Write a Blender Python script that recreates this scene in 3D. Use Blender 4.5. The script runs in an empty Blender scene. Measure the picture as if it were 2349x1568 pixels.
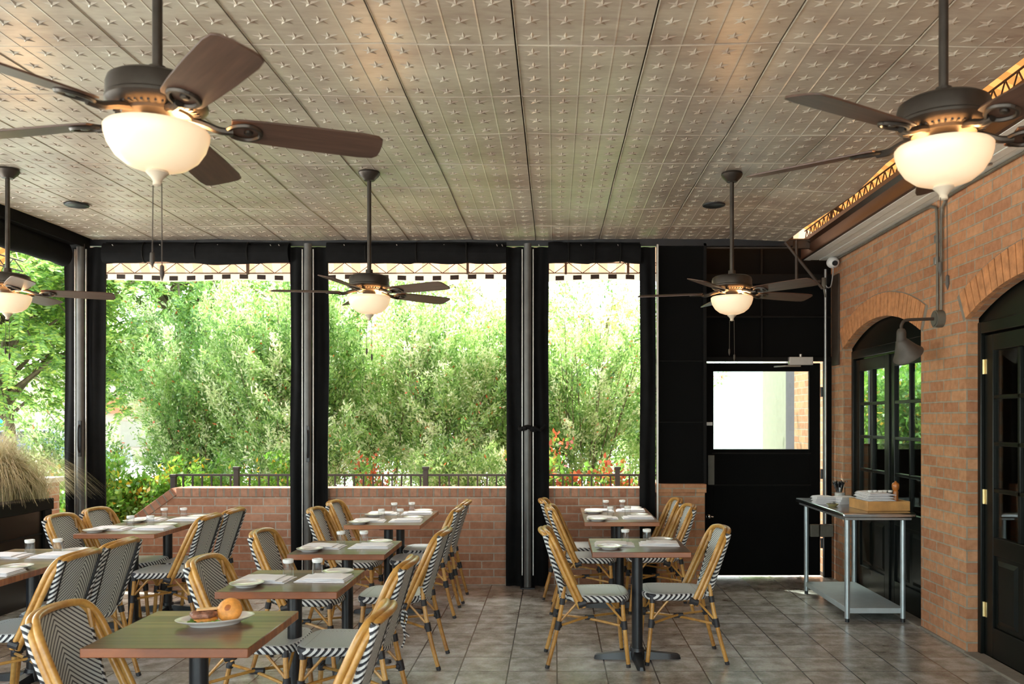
import bpy, math, random
import numpy as np
from mathutils import Vector, Matrix
R = math.radians
PI = math.pi
sc = bpy.context.scene
C = sc.collection
rnd = random.Random(7)

# ------------------------------------------------------------------ camera
F_PX = 1930.0
cam = bpy.data.cameras.new('camera')
co = bpy.data.objects.new('camera', cam)
C.objects.link(co)
co.location = (0, 0, 1.6)
co.rotation_euler = (R(90), 0, 0)
co.rotation_mode = 'XYZ'
cam.sensor_fit = 'HORIZONTAL'
cam.sensor_width = 36.0
cam.lens = 36.0 * F_PX / 2349.0
cam.shift_x = -(1272 - 1174.5) / 2349.0
cam.shift_y = (962 - 784) / 2349.0
cam.clip_end = 400
cam.dof.use_dof = True
cam.dof.focus_distance = 5.6
cam.dof.aperture_fstop = 4.0
sc.camera = co

# ------------------------------------------------------------------ world, sun, exposure
world = bpy.data.worlds.new('sky')
sc.world = world
world.use_nodes = True
wn = world.node_tree
wn.nodes.clear()
wo = wn.nodes.new('ShaderNodeOutputWorld')
wb = wn.nodes.new('ShaderNodeBackground')
ws = wn.nodes.new('ShaderNodeTexSky')
ws.sky_type = 'NISHITA'
ws.sun_disc = False
ws.sun_elevation = R(62)
ws.sun_rotation = R(-20)
ws.air_density = 1.2
ws.dust_density = 3.0
ws.ozone_density = 1.0
hs = wn.nodes.new('ShaderNodeHueSaturation')
hs.inputs['Saturation'].default_value = 0.55
wn.links.new(ws.outputs[0], hs.inputs['Color'])
wm = wn.nodes.new('ShaderNodeMix')
wm.data_type = 'RGBA'
wm.blend_type = 'MULTIPLY'
wm.inputs[0].default_value = 1.0
wm.inputs[7].default_value = (0.95, 1.0, 0.93, 1)
wn.links.new(hs.outputs[0], wm.inputs[6])
wn.links.new(wm.outputs[2], wb.inputs['Color'])
wb.inputs['Strength'].default_value = 0.42
wn.links.new(wb.outputs[0], wo.inputs[0])

sun = bpy.data.lights.new('sun', 'SUN')
sun.energy = 4.6
sun.angle = R(0.6)
sun.color = (1.0, 0.98, 0.90)
so = bpy.data.objects.new('sun', sun)
C.objects.link(so)
sdir = Vector((-0.60, 0.76, 0)).normalized() * math.cos(R(58)) + Vector((0, 0, math.sin(R(58))))
so.rotation_euler = sdir.to_track_quat('Z', 'Y').to_euler()
so.location = (0, 4, 12)

vs = sc.view_settings
vs.view_transform = 'Standard'
vs.look = 'None'
vs.exposure = 1.7
vs.gamma = 1.0
vs.use_curve_mapping = False

# ------------------------------------------------------------------ material helpers
class NT:
    def __init__(s, name):
        s.m = bpy.data.materials.new(name)
        s.m.use_nodes = True
        s.t = s.m.node_tree
        s.t.nodes.clear()
        s.out = s.n('ShaderNodeOutputMaterial')
        s.p = s.n('ShaderNodeBsdfPrincipled')
        s.l(s.p.outputs[0], s.out.inputs[0])
        s.tc = s.n('ShaderNodeTexCoord')
    def n(s, k):
        return s.t.nodes.new(k)
    def l(s, a, b):
        s.t.links.new(a, b)
    def put(s, sock, v):
        if isinstance(v, bpy.types.NodeSocket):
            s.l(v, sock)
        elif isinstance(v, (tuple, list)) and len(v) == 3 and sock.type == 'RGBA':
            sock.default_value = (*v, 1)
        else:
            sock.default_value = v
    def xyz(s, sock=None):
        x = s.n('ShaderNodeSeparateXYZ')
        s.l(sock or s.tc.outputs['Object'], x.inputs[0])
        return x.outputs
    def comb(s, x, y, z=0.0):
        c = s.n('ShaderNodeCombineXYZ')
        for i, v in enumerate((x, y, z)):
            s.put(c.inputs[i], v)
        return c.outputs[0]
    def math(s, op, a, b=None, c=None, clamp=False):
        m = s.n('ShaderNodeMath')
        m.operation = op
        m.use_clamp = clamp
        s.put(m.inputs[0], a)
        if b is not None:
            s.put(m.inputs[1], b)
        if c is not None:
            s.put(m.inputs[2], c)
        return m.outputs[0]
    def mix(s, f, a, b):
        m = s.n('ShaderNodeMix')
        m.data_type = 'RGBA'
        s.put(m.inputs[0], f)
        s.put(m.inputs[6], a)
        s.put(m.inputs[7], b)
        return m.outputs[2]
    def noise(s, scale, vec=None, detail=4, rough=0.55):
        n = s.n('ShaderNodeTexNoise')
        n.inputs['Scale'].default_value = scale
        n.inputs['Detail'].default_value = detail
        n.inputs['Roughness'].default_value = rough
        s.l(vec or s.tc.outputs['Object'], n.inputs['Vector'])
        return n.outputs['Fac']
    def ramp(s, f, stops):
        r = s.n('ShaderNodeValToRGB')
        e = r.color_ramp.elements
        while len(e) < len(stops):
            e.new(0.5)
        for el, (p, c) in zip(e, stops):
            el.position = p
            el.color = (*c, 1)
        s.l(f, r.inputs[0])
        return r.outputs[0]
    def sstep(s, f, a, b):
        m = s.n('ShaderNodeMapRange')
        m.inputs[1].default_value = a
        m.inputs[2].default_value = b
        s.l(f, m.inputs[0])
        return m.outputs[0]
    def bump(s, h, dist=0.003, strength=1.0):
        b = s.n('ShaderNodeBump')
        b.inputs['Distance'].default_value = dist
        b.inputs['Strength'].default_value = strength
        s.l(h, b.inputs['Height'])
        s.l(b.outputs[0], s.p.inputs['Normal'])
    def set(s, **k):
        for a, v in k.items():
            s.put(s.p.inputs[a.replace('_', ' ')], v)
        return s

def plain(name, col, rough=0.5, metal=0.0, var=0.12, nscale=12, bump=0.0, bscale=60, **k):
    t = NT(name)
    f = t.noise(nscale)
    dk = tuple(c * (1 - var) for c in col)
    lt = tuple(min(1, c * (1 + var)) for c in col)
    t.set(Base_Color=t.mix(t.sstep(f, 0.3, 0.7), dk, lt), Roughness=rough, Metallic=metal, **k)
    if bump:
        t.bump(t.noise(bscale), bump)
    return t.m

M = {}
M['black_trim'] = plain('black_trim', (0.005, 0.0045, 0.004), 0.7, var=0.2)
M['black_cloth'] = plain('black_cloth', (0.0045, 0.0045, 0.005), 0.85, var=0.3, bump=0.002, bscale=30)
M['black_paint'] = plain('black_paint', (0.0035, 0.0045, 0.0035), 0.34, var=0.2)
M['black_paint'].node_tree.nodes['Principled BSDF'].inputs['Specular IOR Level'].default_value = 0.3
M['black_board'] = plain('black_board', (0.0015, 0.0015, 0.0015), 0.9, var=0.2)
for _k in ('black_board', 'black_cloth', 'black_trim'):
    M[_k].node_tree.nodes['Principled BSDF'].inputs['Specular IOR Level'].default_value = 0.18
M['black_metal'] = plain('black_metal', (0.010, 0.011, 0.014), 0.35, 0.0, var=0.2, bump=0.0006, bscale=150)
M['bronze'] = plain('bronze', (0.060, 0.050, 0.042), 0.38, 0.75, var=0.2)
M['galvanised'] = plain('galvanised', (0.33, 0.34, 0.34), 0.42, 0.75, var=0.15)
M['grey_post'] = plain('grey_post', (0.11, 0.108, 0.105), 0.42, 0.3, var=0.15)
M['alu'] = plain('alu', (0.55, 0.53, 0.50), 0.4, 0.6, var=0.08)
M['steel'] = plain('steel', (0.52, 0.54, 0.56), 0.24, 1.0, var=0.06)
M['steel_leg'] = plain('steel_leg', (0.42, 0.48, 0.50), 0.35, 0.7, var=0.08)
M['shelf_steel'] = plain('shelf_steel', (0.42, 0.48, 0.50), 0.4, 0.15, var=0.06)
M['brass'] = plain('brass', (0.72, 0.58, 0.30), 0.35, 0.8, var=0.1)
M['china'] = plain('china', (0.72, 0.71, 0.68), 0.18, var=0.03)
M['napkin'] = plain('napkin', (0.86, 0.86, 0.89), 0.85, var=0.04, bump=0.001, bscale=90)
M['white_plastic'] = plain('white_plastic', (0.75, 0.74, 0.72), 0.4, var=0.05)
M['grey_box'] = plain('grey_box', (0.11, 0.105, 0.085), 0.6, var=0.12)
M['conduit'] = plain('conduit', (0.17, 0.15, 0.12), 0.5, 0.4, var=0.2)
M['lamp_grey'] = plain('lamp_grey', (0.075, 0.065, 0.055), 0.55, 0.2, var=0.2)
M['concrete'] = plain('concrete', (0.72, 0.70, 0.66), 0.9, var=0.08, nscale=3)
M['ground'] = plain('ground', (0.62, 0.61, 0.58), 0.95, var=0.2, nscale=0.6)
M['brown_paint'] = plain('brown_paint', (0.028, 0.011, 0.005), 0.45, var=0.15)
M['white_soffit'] = plain('white_soffit', (0.72, 0.73, 0.68), 0.5, var=0.07)
M['rattan_wrap'] = plain('rattan_wrap', (0.022, 0.022, 0.026), 0.5, var=0.3, bump=0.001, bscale=200)
M['mortar'] = plain('mortar', (0.22, 0.19, 0.155), 0.95, var=0.15, bump=0.001)
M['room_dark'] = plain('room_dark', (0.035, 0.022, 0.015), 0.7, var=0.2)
M['white_wall'] = plain('white_wall', (0.82, 0.81, 0.78), 0.8, var=0.03)
M['beige_wall'] = plain('beige_wall', (0.27, 0.26, 0.20), 0.85, var=0.06)
M['dusk_panel'] = plain('dusk_panel', (0.075, 0.055, 0.08), 0.6, var=0.1)
M['cream_wall'] = plain('cream_wall', (0.40, 0.34, 0.26), 0.85, var=0.05)
M['cyan_paint'] = plain('cyan_paint', (0.02, 0.45, 0.62), 0.5, var=0.05)
M['red_paint'] = plain('red_paint', (0.60, 0.12, 0.05), 0.5, var=0.05)
M['car_silver'] = plain('car_silver', (0.10, 0.14, 0.20), 0.3, 0.5, var=0.03)
M['car_dark'] = plain('car_dark', (0.05, 0.055, 0.06), 0.25, 0.3, var=0.03)
M['car_glass'] = plain('car_glass', (0.03, 0.035, 0.04), 0.08, var=0.05)
M['tyre'] = plain('tyre', (0.02, 0.02, 0.02), 0.8, var=0.2)
M['light_wood'] = plain('light_wood', (0.52, 0.27, 0.09), 0.45, var=0.25, nscale=8)
M['mill_wood'] = plain('mill_wood', (0.42, 0.14, 0.03), 0.3, var=0.2)
M['bread'] = plain('bread', (0.72, 0.30, 0.06), 0.55, var=0.35, nscale=25, bump=0.002, bscale=90)
M['bread_cut'] = plain('bread_cut', (0.85, 0.52, 0.22), 0.8, var=0.15, nscale=60, bump=0.002, bscale=120)
M['meat'] = plain('meat', (0.26, 0.11, 0.065), 0.5, var=0.55, nscale=45, bump=0.004, bscale=80)
M['cheese'] = plain('cheese', (0.85, 0.50, 0.22), 0.4, var=0.1)
M['lettuce'] = plain('lettuce', (0.20, 0.36, 0.06), 0.5, var=0.4, nscale=30)
M['gold_dish'] = plain('gold_dish', (0.36, 0.32, 0.15), 0.3, 0.3, var=0.2)
M['bark'] = plain('bark', (0.17, 0.125, 0.085), 0.9, var=0.35, nscale=20, bump=0.006, bscale=30)
M['fence_metal'] = plain('fence_metal', (0.035, 0.030, 0.028), 0.5, var=0.2)
M['soil'] = plain('soil', (0.06, 0.04, 0.03), 0.95, var=0.3)
M['chrome'] = plain('chrome', (0.7, 0.7, 0.68), 0.15, 1.0, var=0.05)
M['brown_metal'] = plain('brown_metal', (0.055, 0.040, 0.030), 0.6, 0.2, var=0.2)

def m_rattan():
    t = NT('rattan')
    x = t.xyz()
    f = t.noise(9)
    g = t.noise(60, detail=2)
    c = t.ramp(t.math('ADD', t.math('MULTIPLY', f, 0.75), t.math('MULTIPLY', g, 0.25)), [(0.30, (0.30, 0.13, 0.025)), (0.5, (0.50, 0.255, 0.055)), (0.72, (0.66, 0.39, 0.115))])
    t.set(Base_Color=c, Roughness=0.32, Coat_Weight=0.25, Coat_Roughness=0.25)
    return t.m
M['rattan'] = m_rattan()

def m_weave_edge(name, p=0.020, s=1.0, kx=1.0, ky=1.0):
    # thick black and white diagonal wrapping
    t = NT(name)
    x = t.xyz()
    v = t.math('ADD', t.math('ADD', t.math('MULTIPLY', x[0], kx), t.math('MULTIPLY', x[1], ky)), t.math('MULTIPLY', x[2], s))
    f = t.math('FRACT', t.math('DIVIDE', v, p))
    f = t.math('ABSOLUTE', t.math('SUBTRACT', f, 0.5))
    k = t.sstep(f, 0.22, 0.28)
    t.set(Base_Color=t.mix(k, (0.016, 0.016, 0.022), (0.66, 0.67, 0.66)), Roughness=0.55)
    t.bump(t.sstep(f, 0.05, 0.25), 0.0015)
    return t.m
M['weave_edge'] = m_weave_edge('woven_edge', 0.025, 1.0, 0.5, 0.5)
M['weave_side'] = m_weave_edge('woven_side', 0.036, 1.0)

def m_chevron():
    t = NT('woven_chevron')
    x = t.xyz()
    ay = t.math('ABSOLUTE', x[1])
    v = t.math('ADD', x[2], t.math('MULTIPLY', ay, 0.85))
    f = t.math('ABSOLUTE', t.math('SUBTRACT', t.math('FRACT', t.math('DIVIDE', v, 0.0215)), 0.5))
    k = t.sstep(f, 0.14, 0.22)
    w = t.math('FRACT', t.math('DIVIDE', t.math('SUBTRACT', x[2], t.math('MULTIPLY', x[1], 0.3)), 0.0045))
    w = t.sstep(t.math('ABSOLUTE', t.math('SUBTRACT', w, 0.5)), 0.1, 0.3)
    a = t.mix(w, (0.028, 0.030, 0.042), (0.070, 0.072, 0.085))
    b = t.mix(w, (0.50, 0.53, 0.51), (0.72, 0.75, 0.72))
    t.set(Base_Color=t.mix(k, a, b), Roughness=0.55)
    t.bump(w, 0.0008)
    return t.m
M['chevron'] = m_chevron()

def m_seat():
    t = NT('woven_seat')
    x = t.xyz()
    ax = t.math('ABSOLUTE', x[0])
    v = t.math('ADD', x[1], t.math('MULTIPLY', x[0], 0.8))
    f = t.math('ABSOLUTE', t.math('SUBTRACT', t.math('FRACT', t.math('DIVIDE', v, 0.011)), 0.5))
    k = t.sstep(f, 0.05, 0.16)
    edge = t.math('MAXIMUM', t.math('ABSOLUTE', x[1]), t.math('ABSOLUTE', t.math('SUBTRACT', x[0], 0.01)))
    band = t.sstep(t.math('ABSOLUTE', t.math('SUBTRACT', edge, 0.155)), 0.003, 0.0)
    dots = t.math('MULTIPLY', band, t.math('GREATER_THAN', t.math('FRACT', t.math('DIVIDE', t.math('ADD', x[0], x[1]), 0.022)), 0.5))
    c = t.mix(k, (0.22, 0.24, 0.25), (0.62, 0.66, 0.66))
    c = t.mix(dots, c, (0.10, 0.10, 0.12))
    t.set(Base_Color=c, Roughness=0.42)
    t.bump(k, 0.0006)
    return t.m
M['seat_top'] = m_seat()

def m_wood_table():
    t = NT('table_wood')
    x = t.xyz()
    pl = t.math('FLOOR', t.math('DIVIDE', x[1], 0.1025))
    g = t.noise(1.0, t.comb(t.math('MULTIPLY', x[0], 2.2), t.math('MULTIPLY', x[1], 42.0), t.math('ADD', t.math('MULTIPLY', pl, 3.7), t.math('MULTIPLY', x[2], 6))), 6, 0.6)
    wn_ = t.n('ShaderNodeTexWhiteNoise')
    wn_.noise_dimensions = '1D'
    t.l(pl, wn_.inputs['W'])
    v = t.math('ADD', t.math('MULTIPLY', g, 0.75), t.math('MULTIPLY', wn_.outputs[0], 0.28))
    top = t.ramp(v, [(0.25, (0.05, 0.022, 0.012)), (0.48, (0.13, 0.058, 0.026)), (0.72, (0.27, 0.15, 0.07))])
    edge = t.ramp(v, [(0.25, (0.10, 0.026, 0.008)), (0.5, (0.26, 0.078, 0.020)), (0.75, (0.46, 0.18, 0.05))])
    ge = t.n('ShaderNodeNewGeometry')
    nz = t.xyz(ge.outputs['Normal'])[2]
    t.set(Base_Color=t.mix(t.sstep(nz, 0.5, 0.8), edge, top), Roughness=0.34, Coat_Weight=0.16, Coat_Roughness=0.10)
    gap = t.math('ABSOLUTE', t.math('SUBTRACT', t.math('FRACT', t.math('DIVIDE', x[1], 0.1025)), 0.5))
    t.bump(t.math('ADD', t.sstep(gap, 0.5, 0.485), t.math('MULTIPLY', g, 0.15)), 0.0012)
    return t.m
M['table_wood'] = m_wood_table()

def m_brick(name, c1, c2, mortar, bw=0.235, rh=0.0765, ms=0.0060, off=0.5, voff=0.0, swap=False):
    t = NT(name)
    x = t.xyz()
    ge = t.n('ShaderNodeNewGeometry')
    nn = t.xyz(ge.outputs['Normal'])
    isx = t.math('GREATER_THAN', t.math('ABSOLUTE', nn[0]), 0.6)
    isz = t.math('GREATER_THAN', t.math('ABSOLUTE', nn[2]), 0.8)
    m1 = t.n('ShaderNodeMix'); m1.data_type = 'FLOAT'
    t.put(m1.inputs[0], isx); t.put(m1.inputs[2], x[0]); t.put(m1.inputs[3], x[1])
    m2 = t.n('ShaderNodeMix'); m2.data_type = 'FLOAT'
    t.put(m2.inputs[0], isz); t.put(m2.inputs[2], t.math('ADD', x[2], voff)); t.put(m2.inputs[3], x[1])
    wob = t.math('MULTIPLY', t.math('SUBTRACT', t.noise(14), 0.5), 0.007)
    vec = t.comb(t.math('ADD', m1.outputs[0], wob), t.math('ADD', m2.outputs[0], t.math('MULTIPLY', wob, 0.8)))
    b = t.n('ShaderNodeTexBrick')
    b.offset = off
    b.inputs['Scale'].default_value = 1.0
    b.inputs['Mortar Size'].default_value = ms
    b.inputs['Mortar Smooth'].default_value = 0.15
    b.inputs['Bias'].default_value = 0.0
    b.inputs['Brick Width'].default_value = bw
    b.inputs['Row Height'].default_value = rh
    t.put(b.inputs['Color1'], c1); t.put(b.inputs['Color2'], c2); t.put(b.inputs['Mortar'], mortar)
    t.l(vec, b.inputs['Vector'])
    n1 = t.noise(22)
    n2 = t.noise(1.3)
    col = t.mix(t.sstep(n1, 0.25, 0.8), t.mix(0.28, b.outputs[0], (0.05, 0.02, 0.012)), t.mix(0.16, b.outputs[0], (0.75, 0.55, 0.42)))
    col = t.mix(t.math('MULTIPLY', t.sstep(n2, 0.35, 0.75), 0.12), col, (0.30, 0.20, 0.15))
    t.set(Base_Color=col, Roughness=0.88)
    h = t.math('ADD', t.math('SUBTRACT', 1.0, b.outputs['Fac']), t.math('MULTIPLY', t.noise(70), 0.35))
    t.bump(h, 0.006)
    return t.m
M['brick_right'] = m_brick('brick_right', (0.41, 0.158, 0.062), (0.59, 0.285, 0.130), (0.36, 0.31, 0.23), 0.225, 0.0785, 0.0065)
M['brick_low'] = m_brick('brick_low', (0.42, 0.175, 0.095), (0.60, 0.30, 0.185), (0.56, 0.49, 0.41), 0.235, 0.0765, voff=0.075)
M['brick_cap'] = m_brick('brick_cap', (0.36, 0.145, 0.082), (0.56, 0.28, 0.18), (0.30, 0.25, 0.20), 0.078, 0.5, 0.0095, off=0.0, voff=0.23)
M['brick_plain'] = plain('brick_plain', (0.52, 0.235, 0.10), 0.88, var=0.25, nscale=16, bump=0.003, bscale=70)

def m_floor():
    t = NT('floor_tile')
    x = t.xyz()
    u = t.math('DIVIDE', t.math('SUBTRACT', x[0], 0.016), 0.3115)
    v = t.math('DIVIDE', t.math('SUBTRACT', x[1], 5.67), 0.3125)
    fu = t.math('ABSOLUTE', t.math('SUBTRACT', t.math('FRACT', u), 0.5))
    fv = t.math('ABSOLUTE', t.math('SUBTRACT', t.math('FRACT', v), 0.5))
    g = t.math('MAXIMUM', fu, fv)
    k = t.sstep(g, 0.485, 0.491)
    w = t.n('ShaderNodeTexWhiteNoise'); w.noise_dimensions = '2D'
    t.l(t.comb(t.math('FLOOR', u), t.math('FLOOR', v)), w.inputs['Vector'])
    off = t.comb(t.math('ADD', x[0], t.math('MULTIPLY', w.outputs[0], 9)), x[1], 0.0)
    n1 = t.noise(6.5, off, 5, 0.60)
    n2 = t.noise(0.45, None, 2, 0.5)
    n3 = t.noise(70, off, 3, 0.7)
    s = t.math('ADD', t.math('ADD', t.math('MULTIPLY', n1, 0.72), t.math('MULTIPLY', w.outputs[0], 0.07)), t.math('MULTIPLY', n3, 0.24))
    c = t.ramp(s, [(0.36, (0.17, 0.145, 0.115)), (0.50, (0.35, 0.335, 0.30)), (0.64, (0.58, 0.58, 0.55))])
    c = t.mix(t.math('MULTIPLY', t.sstep(n2, 0.45, 0.7), 0.35), c, (0.13, 0.10, 0.078))
    c = t.mix(k, c, (0.032, 0.026, 0.022))
    r = t.math('ADD', 0.19, t.math('MULTIPLY', n1, 0.20))
    t.set(Base_Color=c, Roughness=0.27, Coat_Weight=0.35, Coat_Roughness=0.24)
    t.p.inputs['Specular IOR Level'].default_value = 0.95
    t.bump(t.math('ADD', t.math('SUBTRACT', 1.0, k), t.math('MULTIPLY', t.noise(9.0, None, 3), 0.9)), 0.0022)
    return t.m
M['floor'] = m_floor()

def m_ceiling():
    t = NT('pressed_tin')
    x = t.xyz()
    n1 = t.noise(1.6, t.comb(x[0], t.math('MULTIPLY', x[1], 2.0)), 4, 0.55)
    n2 = t.noise(9, t.comb(x[0], t.math('MULTIPLY', x[1], 3.5)), 4, 0.6)
    s = t.math('ADD', t.math('MULTIPLY', n1, 0.6), t.math('MULTIPLY', n2, 0.4))
    c = t.ramp(s, [(0.32, (0.26, 0.195, 0.155)), (0.47, (0.36, 0.305, 0.245)), (0.62, (0.45, 0.41, 0.33))])
    t.set(Base_Color=c, Roughness=0.36, Metallic=0.0)
    t.p.inputs['Specular IOR Level'].default_value = 0.7
    return t.m
M['tin'] = m_ceiling()

def m_canvas(name, axis, period, c1, c2, tr=0.55):
    t = NT(name)
    x = t.xyz()
    f = t.math('FRACT', t.math('DIVIDE', x[axis], period))
    c = t.mix(t.math('GREATER_THAN', f, 0.5), c1, c2)
    d = t.n('ShaderNodeBsdfDiffuse'); tl = t.n('ShaderNodeBsdfTranslucent'); mx = t.n('ShaderNodeMixShader')
    t.l(c, d.inputs[0]); t.l(c, tl.inputs[0])
    mx.inputs[0].default_value = tr
    t.l(d.outputs[0], mx.inputs[1]); t.l(tl.outputs[0], mx.inputs[2]); t.l(mx.outputs[0], t.out.inputs[0])
    return t.m
M['canvas_x'] = m_canvas('canvas_x', 0, 0.193, (0.40, 0.235, 0.16), (0.30, 0.17, 0.11))
M['canvas_y'] = m_canvas('canvas_y', 1, 0.193, (0.34, 0.135, 0.038), (0.22, 0.085, 0.022))
M['valance_lt'] = m_canvas('valance_lt', 0, 0.193, (0.50, 0.42, 0.35), (0.50, 0.42, 0.35), 0.4)
M['valance_dk'] = plain('valance_dk', (0.02, 0.018, 0.018), 0.9, var=0.2)

def m_blade():
    t = NT('blade_wood')
    x = t.xyz()
    g = t.noise(1.0, t.comb(t.math('MULTIPLY', x[0], 4), t.math('MULTIPLY', x[1], 60), 0.0), 4)
    t.set(Base_Color=t.ramp(g, [(0.3, (0.055, 0.026, 0.016)), (0.7, (0.105, 0.052, 0.034))]), Roughness=0.4)
    return t.m
M['blade'] = m_blade()

def m_bowl():
    t = NT('lamp_glass')
    ge = t.n('ShaderNodeLayerWeight')
    ge.inputs[0].default_value = 0.35
    c = t.mix(ge.outputs['Facing'], (1.0, 0.80, 0.50), (1.0, 0.52, 0.24))
    t.set(Base_Color=(0.62, 0.54, 0.42), Roughness=0.3, Emission_Color=c, Emission_Strength=0.20)
    return t.m
M['bowl'] = m_bowl()
M['finial'] = plain('finial', (0.62, 0.52, 0.40), 0.5, var=0.05)

def m_leaf(name, stops, trans=0.5):
    t = NT(name)
    a = t.n('ShaderNodeAttribute')
    a.attribute_name = 'tint'
    c = t.ramp(a.outputs['Fac'], stops)
    d = t.n('ShaderNodeBsdfDiffuse'); tl = t.n('ShaderNodeBsdfTranslucent'); mx = t.n('ShaderNodeMixShader')
    gl = t.n('ShaderNodeBsdfGlossy'); gl.inputs['Roughness'].default_value = 0.35
    m2 = t.n('ShaderNodeMixShader'); m2.inputs[0].default_value = 0.07
    t.l(c, d.inputs[0]); t.l(c, tl.inputs[0])
    mx.inputs[0].default_value = trans
    t.l(d.outputs[0], mx.inputs[1]); t.l(tl.outputs[0], mx.inputs[2])
    t.l(mx.outputs[0], m2.inputs[1]); t.l(gl.outputs[0], m2.inputs[2])
    t.l(m2.outputs[0], t.out.inputs[0])
    return t.m
M['leaf_hedge'] = m_leaf('leaf_hedge', [(0.0, (0.10, 0.23, 0.06)), (0.32, (0.29, 0.50, 0.13)), (0.60, (0.52, 0.72, 0.25)), (0.88, (0.92, 0.95, 0.66)), (0.985, (0.85, 0.18, 0.06))], 0.48)  # cream stop paints whitish highlights into the leaf colour
M['leaf_tree'] = m_leaf('leaf_tree', [(0.0, (0.12, 0.27, 0.07)), (0.5, (0.32, 0.54, 0.12)), (1.0, (0.66, 0.78, 0.16))], 0.52)
M['leaf_low'] = m_leaf('leaf_low', [(0.0, (0.10, 0.27, 0.03)), (0.6, (0.22, 0.44, 0.06)), (0.9, (0.34, 0.52, 0.08)), (0.97, (0.80, 0.48, 0.04))])
M['leaf_vine'] = m_leaf('leaf_vine', [(0.0, (0.12, 0.30, 0.04)), (0.6, (0.26, 0.48, 0.08)), (0.72, (0.60, 0.16, 0.06)), (1.0, (0.55, 0.10, 0.04))])
M['leaf_grass'] = m_leaf('leaf_grass', [(0.0, (0.26, 0.27, 0.10)), (0.5, (0.54, 0.48, 0.28)), (1.0, (0.78, 0.70, 0.50))], 0.4)

def m_clear(name, tint, refl=0.04, rough=0.0, extra=0.0):
    t = NT(name)
    tr = t.n('ShaderNodeBsdfTransparent'); t.put(tr.inputs[0], tint)
    gl = t.n('ShaderNodeBsdfGlossy'); gl.inputs['Roughness'].default_value = rough
    fr = t.n('ShaderNodeLayerWeight'); fr.inputs[0].default_value = 0.5
    mx = t.n('ShaderNodeMixShader')
    f = t.math('ADD', t.math('MULTIPLY', t.math('POWER', fr.outputs['Facing'], 4.0), 0.65), refl + extra, clamp=True)
    t.l(f, mx.inputs[0]); t.l(tr.outputs[0], mx.inputs[1]); t.l(gl.outputs[0], mx.inputs[2]); t.l(mx.outputs[0], t.out.inputs[0])
    return t.m
M['pane'] = m_clear('window_pane', (0.85, 0.9, 0.88))
M['tumbler'] = m_clear('tumbler_glass', (0.975, 0.98, 0.98), extra=0.03)
M['tumbler_base'] = plain('tumbler_base', (0.92, 0.95, 0.93), 0.25, var=0.1)
M['tumbler_base'].node_tree.nodes['Principled BSDF'].inputs['Transmission Weight'].default_value = 0.15
M['warm_strip'] = NT('warm_strip').set(Base_Color=(0.8, 0.2, 0.05), Emission_Color=(1.0, 0.28, 0.06), Emission_Strength=0.9).m

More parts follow.
